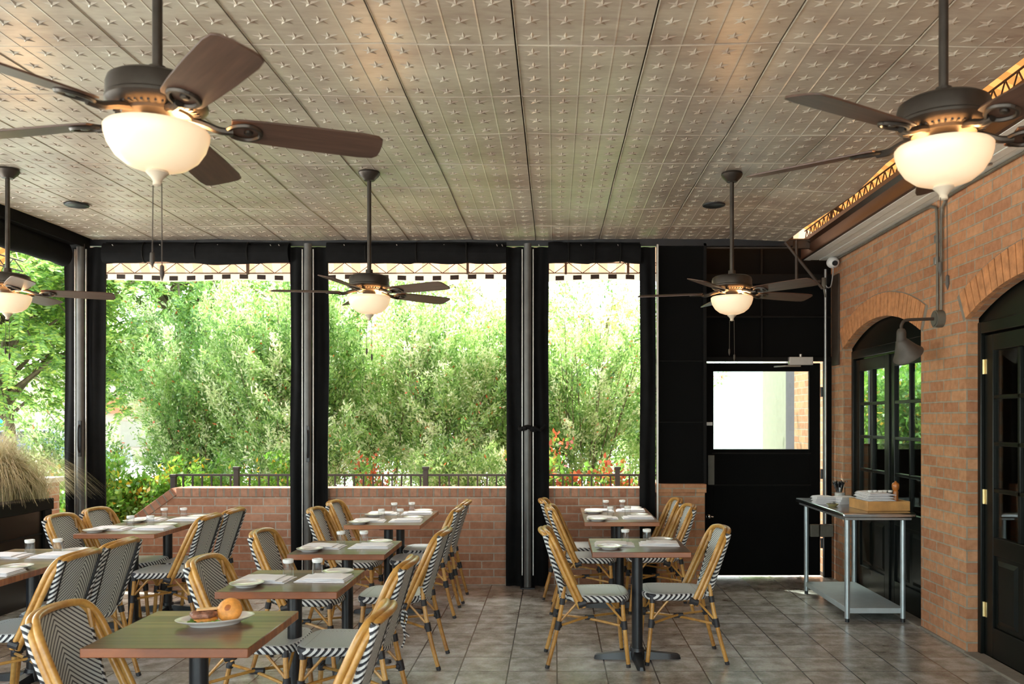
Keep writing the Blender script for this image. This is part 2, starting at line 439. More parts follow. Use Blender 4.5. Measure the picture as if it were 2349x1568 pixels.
# ------------------------------------------------------------------ mesh helpers
class MB:
    def __init__(s):
        s.v = []; s.f = []; s.mi = []; s.cur = 0
    def add(s, verts, faces, T=None):
        o = len(s.v)
        if T is not None:
            verts = [T @ Vector(p) for p in verts]
        s.v += [tuple(p) for p in verts]
        s.f += [tuple(i + o for i in f) for f in faces]
        s.mi += [s.cur] * len(faces)
        return s
    def box(s, x0, x1, y0, y1, z0, z1, T=None):
        v = [(x0, y0, z0), (x1, y0, z0), (x1, y1, z0), (x0, y1, z0), (x0, y0, z1), (x1, y0, z1), (x1, y1, z1), (x0, y1, z1)]
        f = [(0, 3, 2, 1), (4, 5, 6, 7), (0, 1, 5, 4), (1, 2, 6, 5), (2, 3, 7, 6), (3, 0, 4, 7)]
        return s.add(v, f, T)
    def tube(s, pts, r, n=10, cap=True):
        pts = [Vector(p) for p in pts]
        rs = r if isinstance(r, (list, tuple)) else [r] * len(pts)
        v = []; f = []
        d0 = (pts[1] - pts[0]).normalized()
        up = Vector((0, 0, 1)) if abs(d0.z) < 0.9 else Vector((1, 0, 0))
        a = d0.cross(up).normalized()
        prev = d0
        for i, p in enumerate(pts):
            if i == 0: d = d0
            elif i == len(pts) - 1: d = (pts[i] - pts[i - 1]).normalized()
            else: d = ((pts[i + 1] - pts[i]).normalized() + (pts[i] - pts[i - 1]).normalized()).normalized()
            a = (a - d * a.dot(d)).normalized()
            b = d.cross(a)
            for k in range(n):
                t = 2 * PI * k / n
                v.append(p + (a * math.cos(t) + b * math.sin(t)) * rs[i])
        for i in range(len(pts) - 1):
            for k in range(n):
                k2 = (k + 1) % n
                f.append((i * n + k, i * n + k2, (i + 1) * n + k2, (i + 1) * n + k))
        if cap:
            f.append(tuple(range(n - 1, -1, -1)))
            f.append(tuple((len(pts) - 1) * n + k for k in range(n)))
        return s.add(v, f)
    def lathe(s, prof, n=32, T=None, sx=1.0, sy=1.0):
        v = []; f = []
        for r, z in prof:
            for k in range(n):
                t = 2 * PI * k / n
                v.append((r * math.cos(t) * sx, r * math.sin(t) * sy, z))
        for i in range(len(prof) - 1):
            for k in range(n):
                k2 = (k + 1) % n
                f.append((i * n + k, i * n + k2, (i + 1) * n + k2, (i + 1) * n + k))
        return s.add(v, f, T)
    def prism(s, poly, lo, hi, axis='y', T=None):
        # poly: 2D points; extruded along axis
        n = len(poly)
        def P(a, b, c):
            return {'y': (a, c, b), 'x': (c, a, b), 'z': (a, b, c)}[axis]
        v = [P(a, b, lo) for a, b in poly] + [P(a, b, hi) for a, b in poly]
        f = [tuple(range(n)), tuple(range(2 * n - 1, n - 1, -1))]
        for i in range(n):
            j = (i + 1) % n
            f.append((i, i + n, j + n, j))
        return s.add(v, f, T)
    def grid(s, fn, nu, nv):
        v = [fn(i / nu, j / nv) for j in range(nv + 1) for i in range(nu + 1)]
        f = [(j * (nu + 1) + i, j * (nu + 1) + i + 1, (j + 1) * (nu + 1) + i + 1, (j + 1) * (nu + 1) + i) for j in range(nv) for i in range(nu)]
        return s.add(v, f)
    def ball(s, c, r, n=12, sq=(1, 1, 1)):
        prof = [(max(1e-4, math.cos(a)) , math.sin(a)) for a in [(-90 + 180 * i / n) * PI / 180 for i in range(n + 1)]]
        T = Matrix.Translation(c) @ Matrix.Diagonal((r * sq[0], r * sq[1], r * sq[2], 1))
        return s.lathe(prof, n * 2, T)
    def build(s, name, mats, parent=None, bevel=0.0, smooth=True, angle=35, fix=True):
        me = bpy.data.meshes.new(name)
        me.from_pydata(s.v, [], s.f)
        for m in (mats if isinstance(mats, (list, tuple)) else [mats]):
            me.materials.append(M[m] if isinstance(m, str) else m)
        me.polygons.foreach_set('material_index', s.mi)
        if fix:
            import bmesh
            b = bmesh.new(); b.from_mesh(me)
            bmesh.ops.recalc_face_normals(b, faces=b.faces)
            b.to_mesh(me); b.free()
        me.update()
        if smooth:
            me.polygons.foreach_set('use_smooth', [True] * len(me.polygons))
            me.set_sharp_from_angle(angle=R(angle))
        o = bpy.data.objects.new(name, me)
        C.objects.link(o)
        if parent is not None:
            o.parent = parent
        if bevel:
            bv = o.modifiers.new('edge', 'BEVEL')
            bv.width = bevel; bv.segments = 2; bv.limit_method = 'ANGLE'; bv.angle_limit = R(40)
            bv.harden_normals = False
        return o

def arc(pts, seg=6, rad=None):
    # smooth a polyline with Catmull-Rom
    P = [Vector(p) for p in pts]
    P = [P[0] * 2 - P[1]] + P + [P[-1] * 2 - P[-2]]
    out = []
    for i in range(1, len(P) - 2):
        for k in range(seg):
            t = k / seg
            out.append(0.5 * ((2 * P[i]) + (-P[i - 1] + P[i + 1]) * t + (2 * P[i - 1] - 5 * P[i] + 4 * P[i + 1] - P[i + 2]) * t * t + (-P[i - 1] + 3 * P[i] - 3 * P[i + 1] + P[i + 2]) * t ** 3))
    out.append(P[-2])
    return out

def tag(o, label=None, cat=None, group=None, kind=None):
    if label: o['label'] = label
    if cat: o['category'] = cat
    if group: o['group'] = group
    if kind: o['kind'] = kind
    return o
def empty(name, loc=(0, 0, 0), rz=0.0):
    e = bpy.data.objects.new(name, None)
    e.empty_display_size = 0.1
    C.objects.link(e)
    e.location = loc
    e.rotation_euler = (0, 0, rz)
    return e
def copy_tree(o, parent=None):
    c = o.copy()
    C.objects.link(c)
    c.parent = parent
    for ch in list(o.children):
        copy_tree(ch, c)
    return c
def struct(o, label=None):
    o['kind'] = 'structure'
    if label: o['label'] = label
    return o

ZC = 3.333     # ceiling height
XW = 2.81      # brick wall face
YB = 8.15      # low brick wall face

# ------------------------------------------------------------------ setting: ground and floor
struct(MB().box(-80, 80, -30, 120, -0.30, -0.06).build('ground', 'ground', smooth=False), 'pale sunlit paving around the patio')
struct(MB().box(-5.4, XW + 0.02, -3.2, 8.6, -0.06, 0.0).build('floor', 'floor', smooth=False), 'square grey mottled floor tiles with dark joints')

# ceiling: pressed tin tiles with stars
def make_ceiling():
    rr = random.Random(3)
    xs = [-0.18 + 0.61 * k for k in range(-7, 5)]
    ys = [3.88 + 0.6085 * k for k in range(-11, 8)]
    hz = [[ZC + rr.uniform(-0.010, 0.010) for _ in ys] for _ in xs]
    for j in range(len(ys)):
        hz[-1][j] += rr.uniform(-0.03, 0.012)
    ex = [rr.uniform(-0.035, 0.025) for _ in ys]
    b = MB()
    for i in range(len(xs) - 1):
        for j in range(len(ys) - 1):
            x0, x1, y0, y1 = xs[i] + 0.0035, xs[i + 1] - 0.0035, ys[j] + 0.0015, ys[j + 1] - 0.0015
            bow = rr.uniform(0.000, 0.010)
            tilt = rr.uniform(-0.003, 0.003)
            def Z(u, v):
                a = hz[i][j] * (1 - u) * (1 - v) + hz[i + 1][j] * u * (1 - v) + hz[i][j + 1] * (1 - u) * v + hz[i + 1][j + 1] * u * v
                return a - bow * 4 * u * (1 - u) * (0.5 + 2 * v * (1 - v)) + tilt * (u - 0.5)
            last = i == len(xs) - 2
            def X(u, v):
                x = x0 + (x1 - x0) * u
                if last and u > 0.99:
                    x += ex[j] * (1 - v) + ex[j + 1] * v
                return x
            n = 8
            b.grid(lambda u, v: (X(u, v), y0 + (y1 - y0) * v, Z(u, v)), n, n)
            # turned down lips
            for (u0, v0, u1, v1) in ((0, 0, 1, 0), (1, 0, 1, 1), (1, 1, 0, 1), (0, 1, 0, 0)):
                p = [(u0 + (u1 - u0) * t, v0 + (v1 - v0) * t) for t in (0, 0.25, 0.5, 0.75, 1)]
                vv = [(X(u, v), y0 + (y1 - y0) * v, Z(u, v)) for u, v in p]
                vv += [(x, y, z + 0.015) for x, y, z in vv]
                b.add(vv, [(k, k + 1, k + 6, k + 5) for k in range(4)])
            # ridges along the depth
            for k in range(0, 4):
                uc = 0.003 if k == 0 else k / 4
                w = 0.0055
                vv = []
                for v in (0, 0.25, 0.5, 0.75, 1):
                    y = y0 + (y1 - y0) * v
                    z = Z(uc, v)
                    x = X(uc, v)
                    vv += [(x - w * (0 if k == 0 else 1), y, z), (x + w * 0.3, y, z - (0.0045 if k == 0 else 0.0020)), (x + w, y, z)]
                b.add(vv, [(3 * q + e, 3 * q + e + 1, 3 * q + e + 4, 3 * q + e + 3) for q in range(4) for e in (0, 1)])
            vv = []
            for u in (0, 0.25, 0.5, 0.75, 1):
                vv += [(X(u, 0), y0, Z(u, 0)), (X(u, 0), y0 + 0.004, Z(u, 0) - 0.003), (X(u, 0), y0 + 0.010, Z(u, 0))]
            b.add(vv, [(3 * q + e, 3 * q + e + 1, 3 * q + e + 4, 3 * q + e + 3) for q in range(4) for e in (0, 1)])
            for a in range(4):
                for c in range(4):
                    u, v = (a + 0.5) / 4, (c + 0.5) / 4
                    cx, cy, cz = X(u, v), y0 + (y1 - y0) * v, Z(u, v)
                    vs_ = [(cx, cy, cz - 0.008)]
                    for q in range(10):
                        rr_ = 0.050 if q % 2 == 0 else 0.016
                        an = PI / 2 + q * PI / 5 + PI
                        vs_.append((cx + rr_ * math.cos(an), cy + rr_ * math.sin(an), cz + 0.001))
                    b.add(vs_, [(0, 1 + q, 1 + (q + 1) % 10) for q in range(10)])
    o = b.build('ceiling', 'tin', fix=False, angle=20)
    return struct(o, 'pressed tin ceiling tiles embossed with stars')
make_ceiling()
struct(MB().box(-4.52, 2.20, -3.0, 8.10, ZC + 0.045, ZC + 0.07).build('ceiling_backing', 'brown_paint', smooth=False), 'dark backing sheet added above the tin ceiling to darken its seams')  # dark sheet added behind the tiles, stands in for shade in the gaps
struct(MB().box(-4.62, 2.30, 8.10, 8.16, 3.27, 3.40).build('trim_1', 'black_metal', bevel=0.004), 'dark header rail along the ceiling edge')
struct(MB().box(-4.66, -4.47, -3.0, 8.10, 3.24, 3.42).build('trim_14', 'black_cloth', bevel=0.004), 'black header along the planter side of the ceiling')

# right brick wall with two arched openings
OPEN = [(4.00, 5.74), (6.45, 8.18)]
SPR, RISE = 2.29, 0.20
AH = 0.865
AR = (AH * AH + RISE * RISE) / (2 * RISE)
def arch_z(y, o):
    c = (o[0] + o[1]) / 2
    a = (o[1] - o[0]) / 2
    r = (a * a + RISE * RISE) / (2 * RISE)
    return SPR + RISE - r + math.sqrt(max(0, r * r - (y - c) ** 2))
def right_wall():
    b = MB()
    x0, x1, zt = XW, XW + 0.085, 3.36
    segs = [(-3.2, OPEN[0][0]), (OPEN[0][1], OPEN[1][0]), (OPEN[1][1], 9.86)]
    for a, c in segs:
        b.box(x0, x1, a, c, 0, zt)
    for o in OPEN:
        n = 24
        ys = [o[0] + (o[1] - o[0]) * i / n for i in range(n + 1)]
        poly = [(y, arch_z(y, o)) for y in ys] + [(o[1], zt), (o[0], zt)]
        v = []; f = []
        for i in range(n + 1):
            z = arch_z(ys[i], o)
            v += [(x0, ys[i], z), (x0, ys[i], zt), (x1, ys[i], z), (x1, ys[i], zt)]
        for i in range(n):
            k = 4 * i
            f += [(k, k + 1, k + 5, k + 4), (k + 2, k + 6, k + 7, k + 3), (k, k + 4, k + 6, k + 2)]
        b.add(v, f)
    return struct(b.build('wall_right', 'brick_right', smooth=False), 'orange brick building wall with arched doorways')
right_wall()
def arch_bricks(o, name):
    b = MB()
    c = (o[0] + o[1]) / 2; a = (o[1] - o[0]) / 2
    r = (a * a + RISE * RISE) / (2 * RISE); cz = SPR + RISE - r
    th = math.asin(a / r)
    n = 24
    b.cur = 1
    prev = None
    v = []; f = []
    for i in range(n * 2 + 1):
        t = -th - 0.02 + (2 * th + 0.04) * i / (2 * n)
        v += [(XW - 0.002, c + r * math.sin(t), cz + r * math.cos(t)), (XW - 0.002, c + (r + 0.205) * math.sin(t), cz + (r + 0.205) * math.cos(t))]
    f = [(2 * i, 2 * i + 1, 2 * i + 3, 2 * i + 2) for i in range(2 * n)]
    b.add(v, f)
    b.cur = 0
    rr = random.Random(5)
    for i in range(n):
        t0 = -th + 2 * th * (i + 0.07) / n; t1 = -th + 2 * th * (i + 0.93) / n
        q = rr.uniform(-0.002, 0.002)
        pts = []
        for rad in (r - 0.002, r + 0.195 + q):
            for t in (t0, t1):
                pts.append((c + rad * math.sin(t), cz + rad * math.cos(t)))
        poly = [pts[0], pts[1], pts[3], pts[2]]
        b.prism(poly, XW - 0.009 + q, XW + 0.03, 'x')
    return struct(b.build(name, ['brick_plain', 'mortar'], smooth=False), 'soldier course of bricks over the arched doorway')
arch_bricks(OPEN[1], 'trim_2')
arch_bricks(OPEN[0], 'trim_3')
# brick plinth course at the floor
struct(MB().box(XW - 0.012, XW + 0.02, 5.74, 6.45, 0, 0.022).box(XW - 0.02, XW + 0.10, 6.45, 8.18, 0, 0.018).box(XW - 0.02, XW + 0.10, 3.9, 5.74, 0, 0.018).build('baseboard_right', 'mortar', bevel=0.003), 'worn mortar sill along the foot of the brick wall')

# cornice beam over the brick wall
struct(MB().prism([(2.47, 3.20), (2.50, 3.20), (2.50, 3.37), (2.44, 3.37), (2.44, 3.335), (2.475, 3.31), (2.475, 3.235), (2.47, 3.225)], -3.2, 8.45, 'y').build('trim_4', 'brown_paint', angle=50), 'dark brown fascia board beside the ceiling')
b = MB()
for i in range(4):
    xa = 2.50 + i * 0.078
    b.box(xa, xa + 0.072, -3.2, 8.45, 3.197 + 0.004 * (i % 2), 3.24)
b.box(2.50, 2.82, -3.2, 8.45, 3.205, 3.24)
struct(b.build('trim_5', 'white_soffit', bevel=0.003), 'pale ribbed soffit above the brick wall')

# interior room seen through the french doors
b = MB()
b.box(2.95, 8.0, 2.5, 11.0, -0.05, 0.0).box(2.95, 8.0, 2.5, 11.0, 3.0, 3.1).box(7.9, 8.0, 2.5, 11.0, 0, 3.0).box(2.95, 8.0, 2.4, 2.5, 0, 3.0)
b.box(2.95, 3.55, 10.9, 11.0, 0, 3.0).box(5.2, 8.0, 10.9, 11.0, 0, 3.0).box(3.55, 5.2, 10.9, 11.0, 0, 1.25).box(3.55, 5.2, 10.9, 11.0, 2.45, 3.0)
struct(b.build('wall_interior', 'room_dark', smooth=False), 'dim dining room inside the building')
wf = MB()
for z0, z1 in ((1.25, 1.29), (2.41, 2.45)):
    wf.box(3.55, 5.2, 10.88, 10.95, z0, z1)
for x in (3.55, 4.08, 4.62, 5.16):
    wf.box(x, x + 0.04, 10.88, 10.95, 1.25, 2.45)
w1 = struct(wf.build('window_1', 'black_paint', bevel=0.003), 'window at the far end of the dim room')

def french_leaf(door, y0, y1, xf, handle=False, hinges=None):
    # one leaf lying in the plane x = xf, spanning y0..y1
    leaf = MB()
    st = 0.105
    x0, x1 = xf, xf + 0.045
    leaf.box(x0, x1, y0, y0 + st, 0.02, 2.17).box(x0, x1, y1 - st, y1, 0.02, 2.17)
    leaf.box(x0, x1, y0 + st, y1 - st, 2.06, 2.17).box(x0, x1, y0 + st, y1 - st, 0.02, 0.22).box(x0, x1, y0 + st, y1 - st, 0.70, 0.82)
    # muntins
    ym = (y0 + y1) / 2
    leaf.box(x0 + 0.004, x1, ym - 0.014, ym + 0.014, 0.82, 2.06)
    for k in (1, 2, 3):
        z = 0.82 + 1.24 * k / 4
        leaf.box(x0 + 0.004, x1, y0 + st, y1 - st, z - 0.014, z + 0.014)
    leaf.box(x0 + 0.018, x1 - 0.004, y0 + st, y1 - st, 0.22, 0.70)
    lf = leaf.build('door_leaf', 'black_paint', door, bevel=0.004)
    pm = MB()
    for (ya, yb) in ((y0 + st + 0.03, ym - 0.03), (ym + 0.03, y1 - st - 0.03)):
        T = Matrix.Identity(4)
        v = [(x0 + 0.018, ya, 0.25), (x0 + 0.018, yb, 0.25), (x0 + 0.018, yb, 0.67), (x0 + 0.018, ya, 0.67), (x0 + 0.006, ya + 0.03, 0.28), (x0 + 0.006, yb - 0.03, 0.28), (x0 + 0.006, yb - 0.03, 0.64), (x0 + 0.006, ya + 0.03, 0.64)]
        pm.add(v, [(4, 5, 6, 7), (0, 1, 5, 4), (1, 2, 6, 5), (2, 3, 7, 6), (3, 0, 4, 7)])
    pm.build('raised_panel', 'black_paint', lf, smooth=False)
    MB().box(x0 + 0.020, x0 + 0.025, y0 + st, y1 - st, 0.82, 2.06).build('glass', 'pane', lf, smooth=False)
    if hinges:
        for z in hinges:
            h = MB().tube([(x0 - 0.006, y1 + 0.004, z - 0.05), (x0 - 0.006, y1 + 0.004, z + 0.05)], 0.008, 10).box(x0 - 0.004, x0 + 0.001, y1 - 0.028, y1 + 0.028, z - 0.05, z + 0.05)
            h.build('hinge', 'brass', lf, bevel=0.001)
    if handle:
        h = MB().box(x0 - 0.008, x0 + 0.001, ym_h(y0, y1) - 0.02, ym_h(y0, y1) + 0.02, 0.93, 1.10)
        h.tube([(x0 - 0.05, ym_h(y0, y1), 1.03), (x0 - 0.05, ym_h(y0, y1) + 0.10, 1.03)], 0.009, 8).tube([(x0, ym_h(y0, y1), 1.03), (x0 - 0.05, ym_h(y0, y1), 1.03)], 0.009, 8)
        h.build('door_handle', 'steel', lf)
def ym_h(y0, y1):
    return y0 + 0.05

def french_door(o, name, hinges, label):
    d = empty(name, (0, 0, 0))
    struct(d, label)
    fr = MB()
    x0 = XW + 0.075
    fr.box(x0, x0 + 0.11, o[0], o[0] + 0.045, 0, 2.26).box(x0, x0 + 0.11, o[1] - 0.045, o[1], 0, 2.26)
    fr.box(x0, x0 + 0.11, o[0] + 0.045, o[1] - 0.045, 2.18, 2.26)
    fr.box(x0 + 0.03, x0 + 0.09, o[0] - 0.03, o[1] + 0.03, 2.26, 2.53)
    fr.build('door_frame', 'black_paint', d, bevel=0.006)
    mid = (o[0] + o[1]) / 2
    french_leaf(d, o[0] + 0.05, mid - 0.003, x0 + 0.025)
    french_leaf(d, mid + 0.003, o[1] - 0.05, x0 + 0.025, hinges=hinges)
    MB().box(x0 + 0.012, x0 + 0.026, mid - 0.025, mid + 0.025, 0.02, 2.17).build('astragal', 'black_paint', d, bevel=0.003)
french_door(OPEN[1], 'door_1', None, 'black paned double doors behind the steel table')
french_door(OPEN[0], 'door_2', (0.32, 1.08, 1.957), 'black paned door with brass hinges beyond the brick pier')

# ------------------------------------------------------------------ low brick walls
def low_walls():
    y0, y1 = YB, YB + 0.22
    zt = 0.855
    b = MB()
    # sloping end near the corner post
    poly = [(-4.42, 0), (0.98, 0), (0.98, zt), (-3.70, zt), (-4.42, 0.315)]
    b.prism(poly, y0, y1, 'y')
    struct(b.build('wall_back', 'brick_low', smooth=False), 'low brick wall that steps down beside the corner post')
    c = MB().box(-3.66, 0.98, y0 - 0.012, y1 + 0.012, zt, zt + 0.082)
    struct(c.build('trim_6', 'brick_cap', bevel=0.004), 'upright brick coping of the low wall')
    # sloped coping, its own frame
    L = math.hypot(0.74, 0.54)
    a = math.atan2(0.54, 0.74)
    s = MB().box(-L, 0.03, y0 - 0.012, y1 + 0.012, 0, 0.082).build('trim_7', 'brick_cap', bevel=0.004)
    s.location = (-3.68, 0, zt); s.rotation_euler = (0, -a, 0)
    struct(s, 'sloping brick coping beside the corner post')
low_walls()
b = MB().box(-5.30, -5.06, 3.0, 8.6, 0, 0.97)
struct(b.build('wall_left', 'brick_low', smooth=False), 'low brick wall behind the planter')
struct(MB().box(-5.42, -5.02, 3.0, 8.62, 0.97, 1.02).build('trim_8', 'concrete', bevel=0.006), 'sunlit ledge on the low wall behind the planter')
# brick pillar beside the exit door
b = MB().box(0.985, 1.44, 8.06, 8.60, 0, 0.90)
pil = struct(b.build('wall_pillar', 'brick_right', smooth=False), 'short brick pillar beside the black exit door')
struct(MB().box(0.97, 1.455, 8.045, 8.60, 0.90, 0.985).build('trim_9', 'brick_right', bevel=0.006), 'brick cap of the short pillar')

# black panels over the pillar and around the exit door
b = MB().box(0.985, 1.46, 8.12, 8.16, 0.985, 3.30)
b.box(1.42, 1.46, 8.16, 8.60, 0.0, 3.30)
struct(b.build('wall_panel', 'black_board', smooth=False), 'tall black board above the brick pillar')
b = MB()
for z in (1.575, 2.165):
    b.box(0.985, 1.46, 8.108, 8.122, z - 0.006, z + 0.006)
b.box(1.435, 1.465, 8.10, 8.125, 0.985, 3.30)
struct(b.build('trim_10', 'black_trim', bevel=0.002), 'thin seams on the tall black board')
YD = 8.53
b = MB().box(1.46, 2.81, YD + 0.02, YD + 0.05, 2.22, 3.36)
b.box(1.46, 1.49, YD, YD + 0.05, 0.0, 2.24).box(2.735, 2.81, YD, YD + 0.05, 0.0, 2.24)
struct(b.build('wall_door', 'black_board', smooth=False), 'black boarding above the exit door')
b = MB().box(1.46, 2.80, YD - 0.02, YD + 0.02, 2.19, 2.235)
b.box(1.46, 2.80, YD - 0.03, YD + 0.02, 2.97, 3.07)
b.box(1.46, 2.80, YD - 0.012, YD + 0.02, 2.63, 2.65).box(2.09, 2.11, YD - 0.012, YD + 0.02, 2.235, 3.34)
b.box(1.485, 1.51, YD - 0.02, YD + 0.02, 2.2, 3.34)
struct(b.build('trim_11', 'black_trim', bevel=0.003), 'dark rails dividing the boarding above the exit door')
struct(MB().box(1.46, 2.80, 8.16, 8.20, 3.26, 3.335).build('trim_12', 'brown_metal', bevel=0.004), 'dark steel rail above the exit door')

# exit door
d = empty('door_3', (0, 0, 0))
struct(d, 'black exit door with a square window')
x0, x1, zb, zt = 1.512, 2.695, 0.022, 2.172
b = MB()
wx0, wx1, wz0, wz1 = 1.612, 2.585, 1.30, 2.09
b.box(x0, wx0, YD, YD + 0.045, zb, zt).box(wx1, x1, YD, YD + 0.045, zb, zt).box(wx0, wx1, YD, YD + 0.045, wz1, zt).box(wx0, wx1, YD, YD + 0.045, zb, wz0)
leaf = b.build('door_leaf', 'black_board', d, bevel=0.003)
b = MB()
b.box(wx0 - 0.015, wx1 + 0.015, YD - 0.008, YD, wz0 - 0.05, wz0 - 0.035).box(wx0 - 0.015, wx1 + 0.015, YD - 0.006, YD, 0.93, 0.945)
b.build('moulding', 'black_trim', leaf, bevel=0.002)
MB().box(wx0, wx1, YD + 0.02, YD + 0.026, wz0, wz1).build('glass', 'pane', leaf, smooth=False)
MB().box(1.555, 1.62, YD - 0.012, YD, 0.94, 1.24).build('push_plate', 'grey_box', leaf, bevel=0.003)
b = MB().tube([(1.555, YD, 0.625), (1.555, YD - 0.035, 0.625)], 0.012, 10)
b.ball((1.555, YD - 0.05, 0.625), 0.026)
b.tube([(1.555, YD - 0.05, 0.625), (1.60, YD - 0.05, 0.62)], 0.010, 8)
b.build('door_handle', 'chrome', leaf)
MB().box(1.512, 1.60, YD - 0.014, YD, 1.54, 1.575).build('latch', 'white_plastic', leaf, bevel=0.003)
b = MB().box(2.36, 2.60, YD - 0.075, YD - 0.02, 2.15, 2.23)
b.tube([(2.48, YD - 0.05, 2.23), (2.48, YD - 0.05, 2.26)], 0.014, 8).tube([(2.48, YD - 0.05, 2.14), (2.30, YD - 0.14, 2.135), (2.22, YD - 0.02, 2.135)], 0.008, 6)
b.build('door_closer', 'alu', leaf, bevel=0.005)
for z in (0.35, 1.05, 1.88):
    MB().tube([(2.705, YD - 0.008, z - 0.05), (2.705, YD - 0.008, z + 0.05)], 0.012, 8).build('hinge', 'black_metal', leaf)

# view outside the exit door
struct(MB().box(XW + 0.0, XW + 0.25, 9.86, 10.22, -0.06, 4.0).build('wall_pier', 'dusk_panel', smooth=False), 'dark purple pier outside the exit door')
struct(MB().box(XW + 0.0, XW + 0.25, 10.22, 11.35, -0.06, 4.0).build('wall_outside', 'beige_wall', smooth=False), 'beige panelled wall outside the exit door')
struct(MB().box(1.9, 9.0, 15.0, 15.3, -0.06, 6.0).build('wall_white', 'white_wall', smooth=False), 'white sunlit wall beyond the exit door')

# ------------------------------------------------------------------ awning roof
b = MB()
b.add([(2.86, -3.2, 3.42), (2.86, 8.6, 3.42), (0.9, 8.6, 4.25), (0.9, -3.2, 4.25), (-5.3, 8.6, 3.75), (-5.3, -3.2, 3.75)], [(0, 1, 2, 3), (3, 2, 4, 5)])
b.cur = 1
b.add([(2.86, 8.6, 3.42), (0.9, 8.6, 4.25), (-5.3, 8.6, 3.75), (-5.3, 9.25, 3.20), (0.9, 9.25, 3.20), (2.86, 9.25, 3.20)], [(0, 1, 4, 5), (1, 2, 3, 4)])
b.cur = 2
b.add([(-5.2, 8.3, 3.70), (-5.2, -3.2, 3.70), (-6.1, -3.2, 3.20), (-6.1, 9.25, 3.20), (-5.2, 9.25, 3.20)], [(0, 1, 2, 3)])
aw = b.build('striped_awning', ['canvas_y', 'canvas_x', 'canvas_y'], smooth=False, fix=False)
tag(aw, 'striped tan canvas awning stretched over the whole patio roof', 'awning')
def valance(parent):
    b = MB()
    zs = [3.125, 3.138, 3.188, 3.21]
    def strip(n, P):
        # cloth strip of alternating cells: cream with dark checks in the middle row
        o = len(b.v)
        us = []
        for i in range(n):
            us += [i * 0.193, i * 0.193 + 0.095]
        us.append(n * 0.193)
        for q, u in enumerate(us):
            for z in zs:
                b.v.append(P(u, z + 0.010 * math.sin(u * 4.6)))
        for q in range(len(us) - 1):
            for k in range(3):
                a = o + q * 4 + k
                b.f.append((a, a + 4, a + 5, a + 1))
                b.mi.append(1 if (k == 1 and q % 2 == 0) else 0)
    strip(41, lambda u, z: (-5.2 + u, 9.25, z))
    strip(63, lambda u, z: (-6.10, -3.1 + u, z))
    b.build('valance', ['valance_lt', 'valance_dk'], parent, smooth=False, fix=False)
valance(aw)
def truss(mb, A, B, h, bay, r=0.006):
    A = Vector(A); B = Vector(B)
    n = max(1, int((B - A).length / bay))
    up = Vector((0, 0, h))
    mb.tube([A, B], r * 1.3, 6).tube([A + up, B + up], r * 1.3, 6)
    for i in range(n):
        p = A.lerp(B, i / n); q = A.lerp(B, (i + 1) / n); m = A.lerp(B, (i + 0.5) / n)
        mb.tube([p, m + up], r, 5).tube([m + up, q], r, 5)
t1_ = MB(); truss(t1_, (-5.1, 9.02, 3.17), (2.7, 9.02, 3.17), 0.11, 0.30, 0.004)
tag(t1_.build('awning_truss', 'brown_metal'), 'thin open web truss carrying the awning above the low brick wall', 'truss')
t2_ = MB(); truss(t2_, (2.50, -3.0, 3.38), (2.50, 8.4, 3.38), 0.10, 0.13, 0.005)
for y in (2.2, 4.0, 5.8, 7.6):
    t2_.tube([(2.50, y, 3.38), (2.50, y, 3.55)], 0.012, 6)
    t2_.tube([(2.84, y, 3.38), (1.3, y, 4.03)], 0.018, 6)
tag(t2_.build('ledge_truss', 'brown_metal'), 'thin dark open web truss above the brown fascia board', 'truss')
t3_ = MB(); truss(t3_, (-5.75, -3.0, 3.20), (-5.75, 9.1, 3.20), 0.11, 0.30)
for y in (6.4, 7.5, 8.6):
    t3_.box(-5.77, -5.73, y - 0.02, y + 0.02, 3.12, 3.5)
tag(t3_.build('side_truss', 'brown_metal'), 'thin awning truss outside the planter opening', 'truss')
hg = MB()
for x in (-3.25, -0.92, 0.12, 0.78):
    hg.box(x - 0.012, x + 0.012, 8.9, 8.93, 3.14, 3.55)
tag(hg.build('awning_struts', 'brown_metal'), 'short dark struts hanging from the awning edge', 'struts', kind='structure')

# bracket in the corner above the exit door
b = MB()
def bar(mb, a, c, w=0.014):
    mb.tube([a, c], w, 4)
bar(b, (2.33, 8.1, 3.33), (2.33, 8.1, 2.93)); bar(b, (2.33, 8.1, 2.93), (2.56, 8.1, 2.93)); bar(b, (2.22, 8.1, 3.31), (2.33, 8.1, 3.17))
bar(b, (2.33, 8.1, 3.17), (2.58, 8.1, 2.86)); bar(b, (2.10, 8.1, 3.33), (2.60, 8.1, 3.33), 0.012)
tag(b.build('steel_bracket', 'brown_metal'), 'brown steel angle bracket below the ceiling corner above the exit door', 'bracket')

# ------------------------------------------------------------------ posts, curtains, rolls
def post(x, y, label, mat='grey_post'):
    e = empty('patio_post', (x, y, 0))
    tag(e, label, 'post', 'steel posts of the patio')
    MB().tube([(0, 0, 0.0), (0, 0, 3.27)], 0.036, 16).build('pole', mat, e)
    for s in (-1, 1):
        MB().box(s * 0.052 - 0.005, s * 0.052 + 0.005, -0.008, 0.008, 0.12, 3.22).build('track', 'alu', e, bevel=0.002)
    MB().box(-0.07, 0.07, -0.06, 0.06, 0.0, 0.012).build('base_plate', 'black_metal', e, bevel=0.003)
    return e
post(-4.505, 8.00, 'grey steel post with bright tracks at the patio corner by the planter')
post(-2.345, 8.00, 'grey steel post with bright tracks between the wide openings')
post(-0.255, 8.00, 'grey steel post with a black strap tied round it at mid height')
e = empty('curtain_track', (0.982, 8.02, 0)); tag(e, 'slim bright metal track beside the tall black board', 'track')
MB().box(-0.009, 0.009, -0.01, 0.01, 0.42, 3.27).build('track', 'alu', e, bevel=0.002)
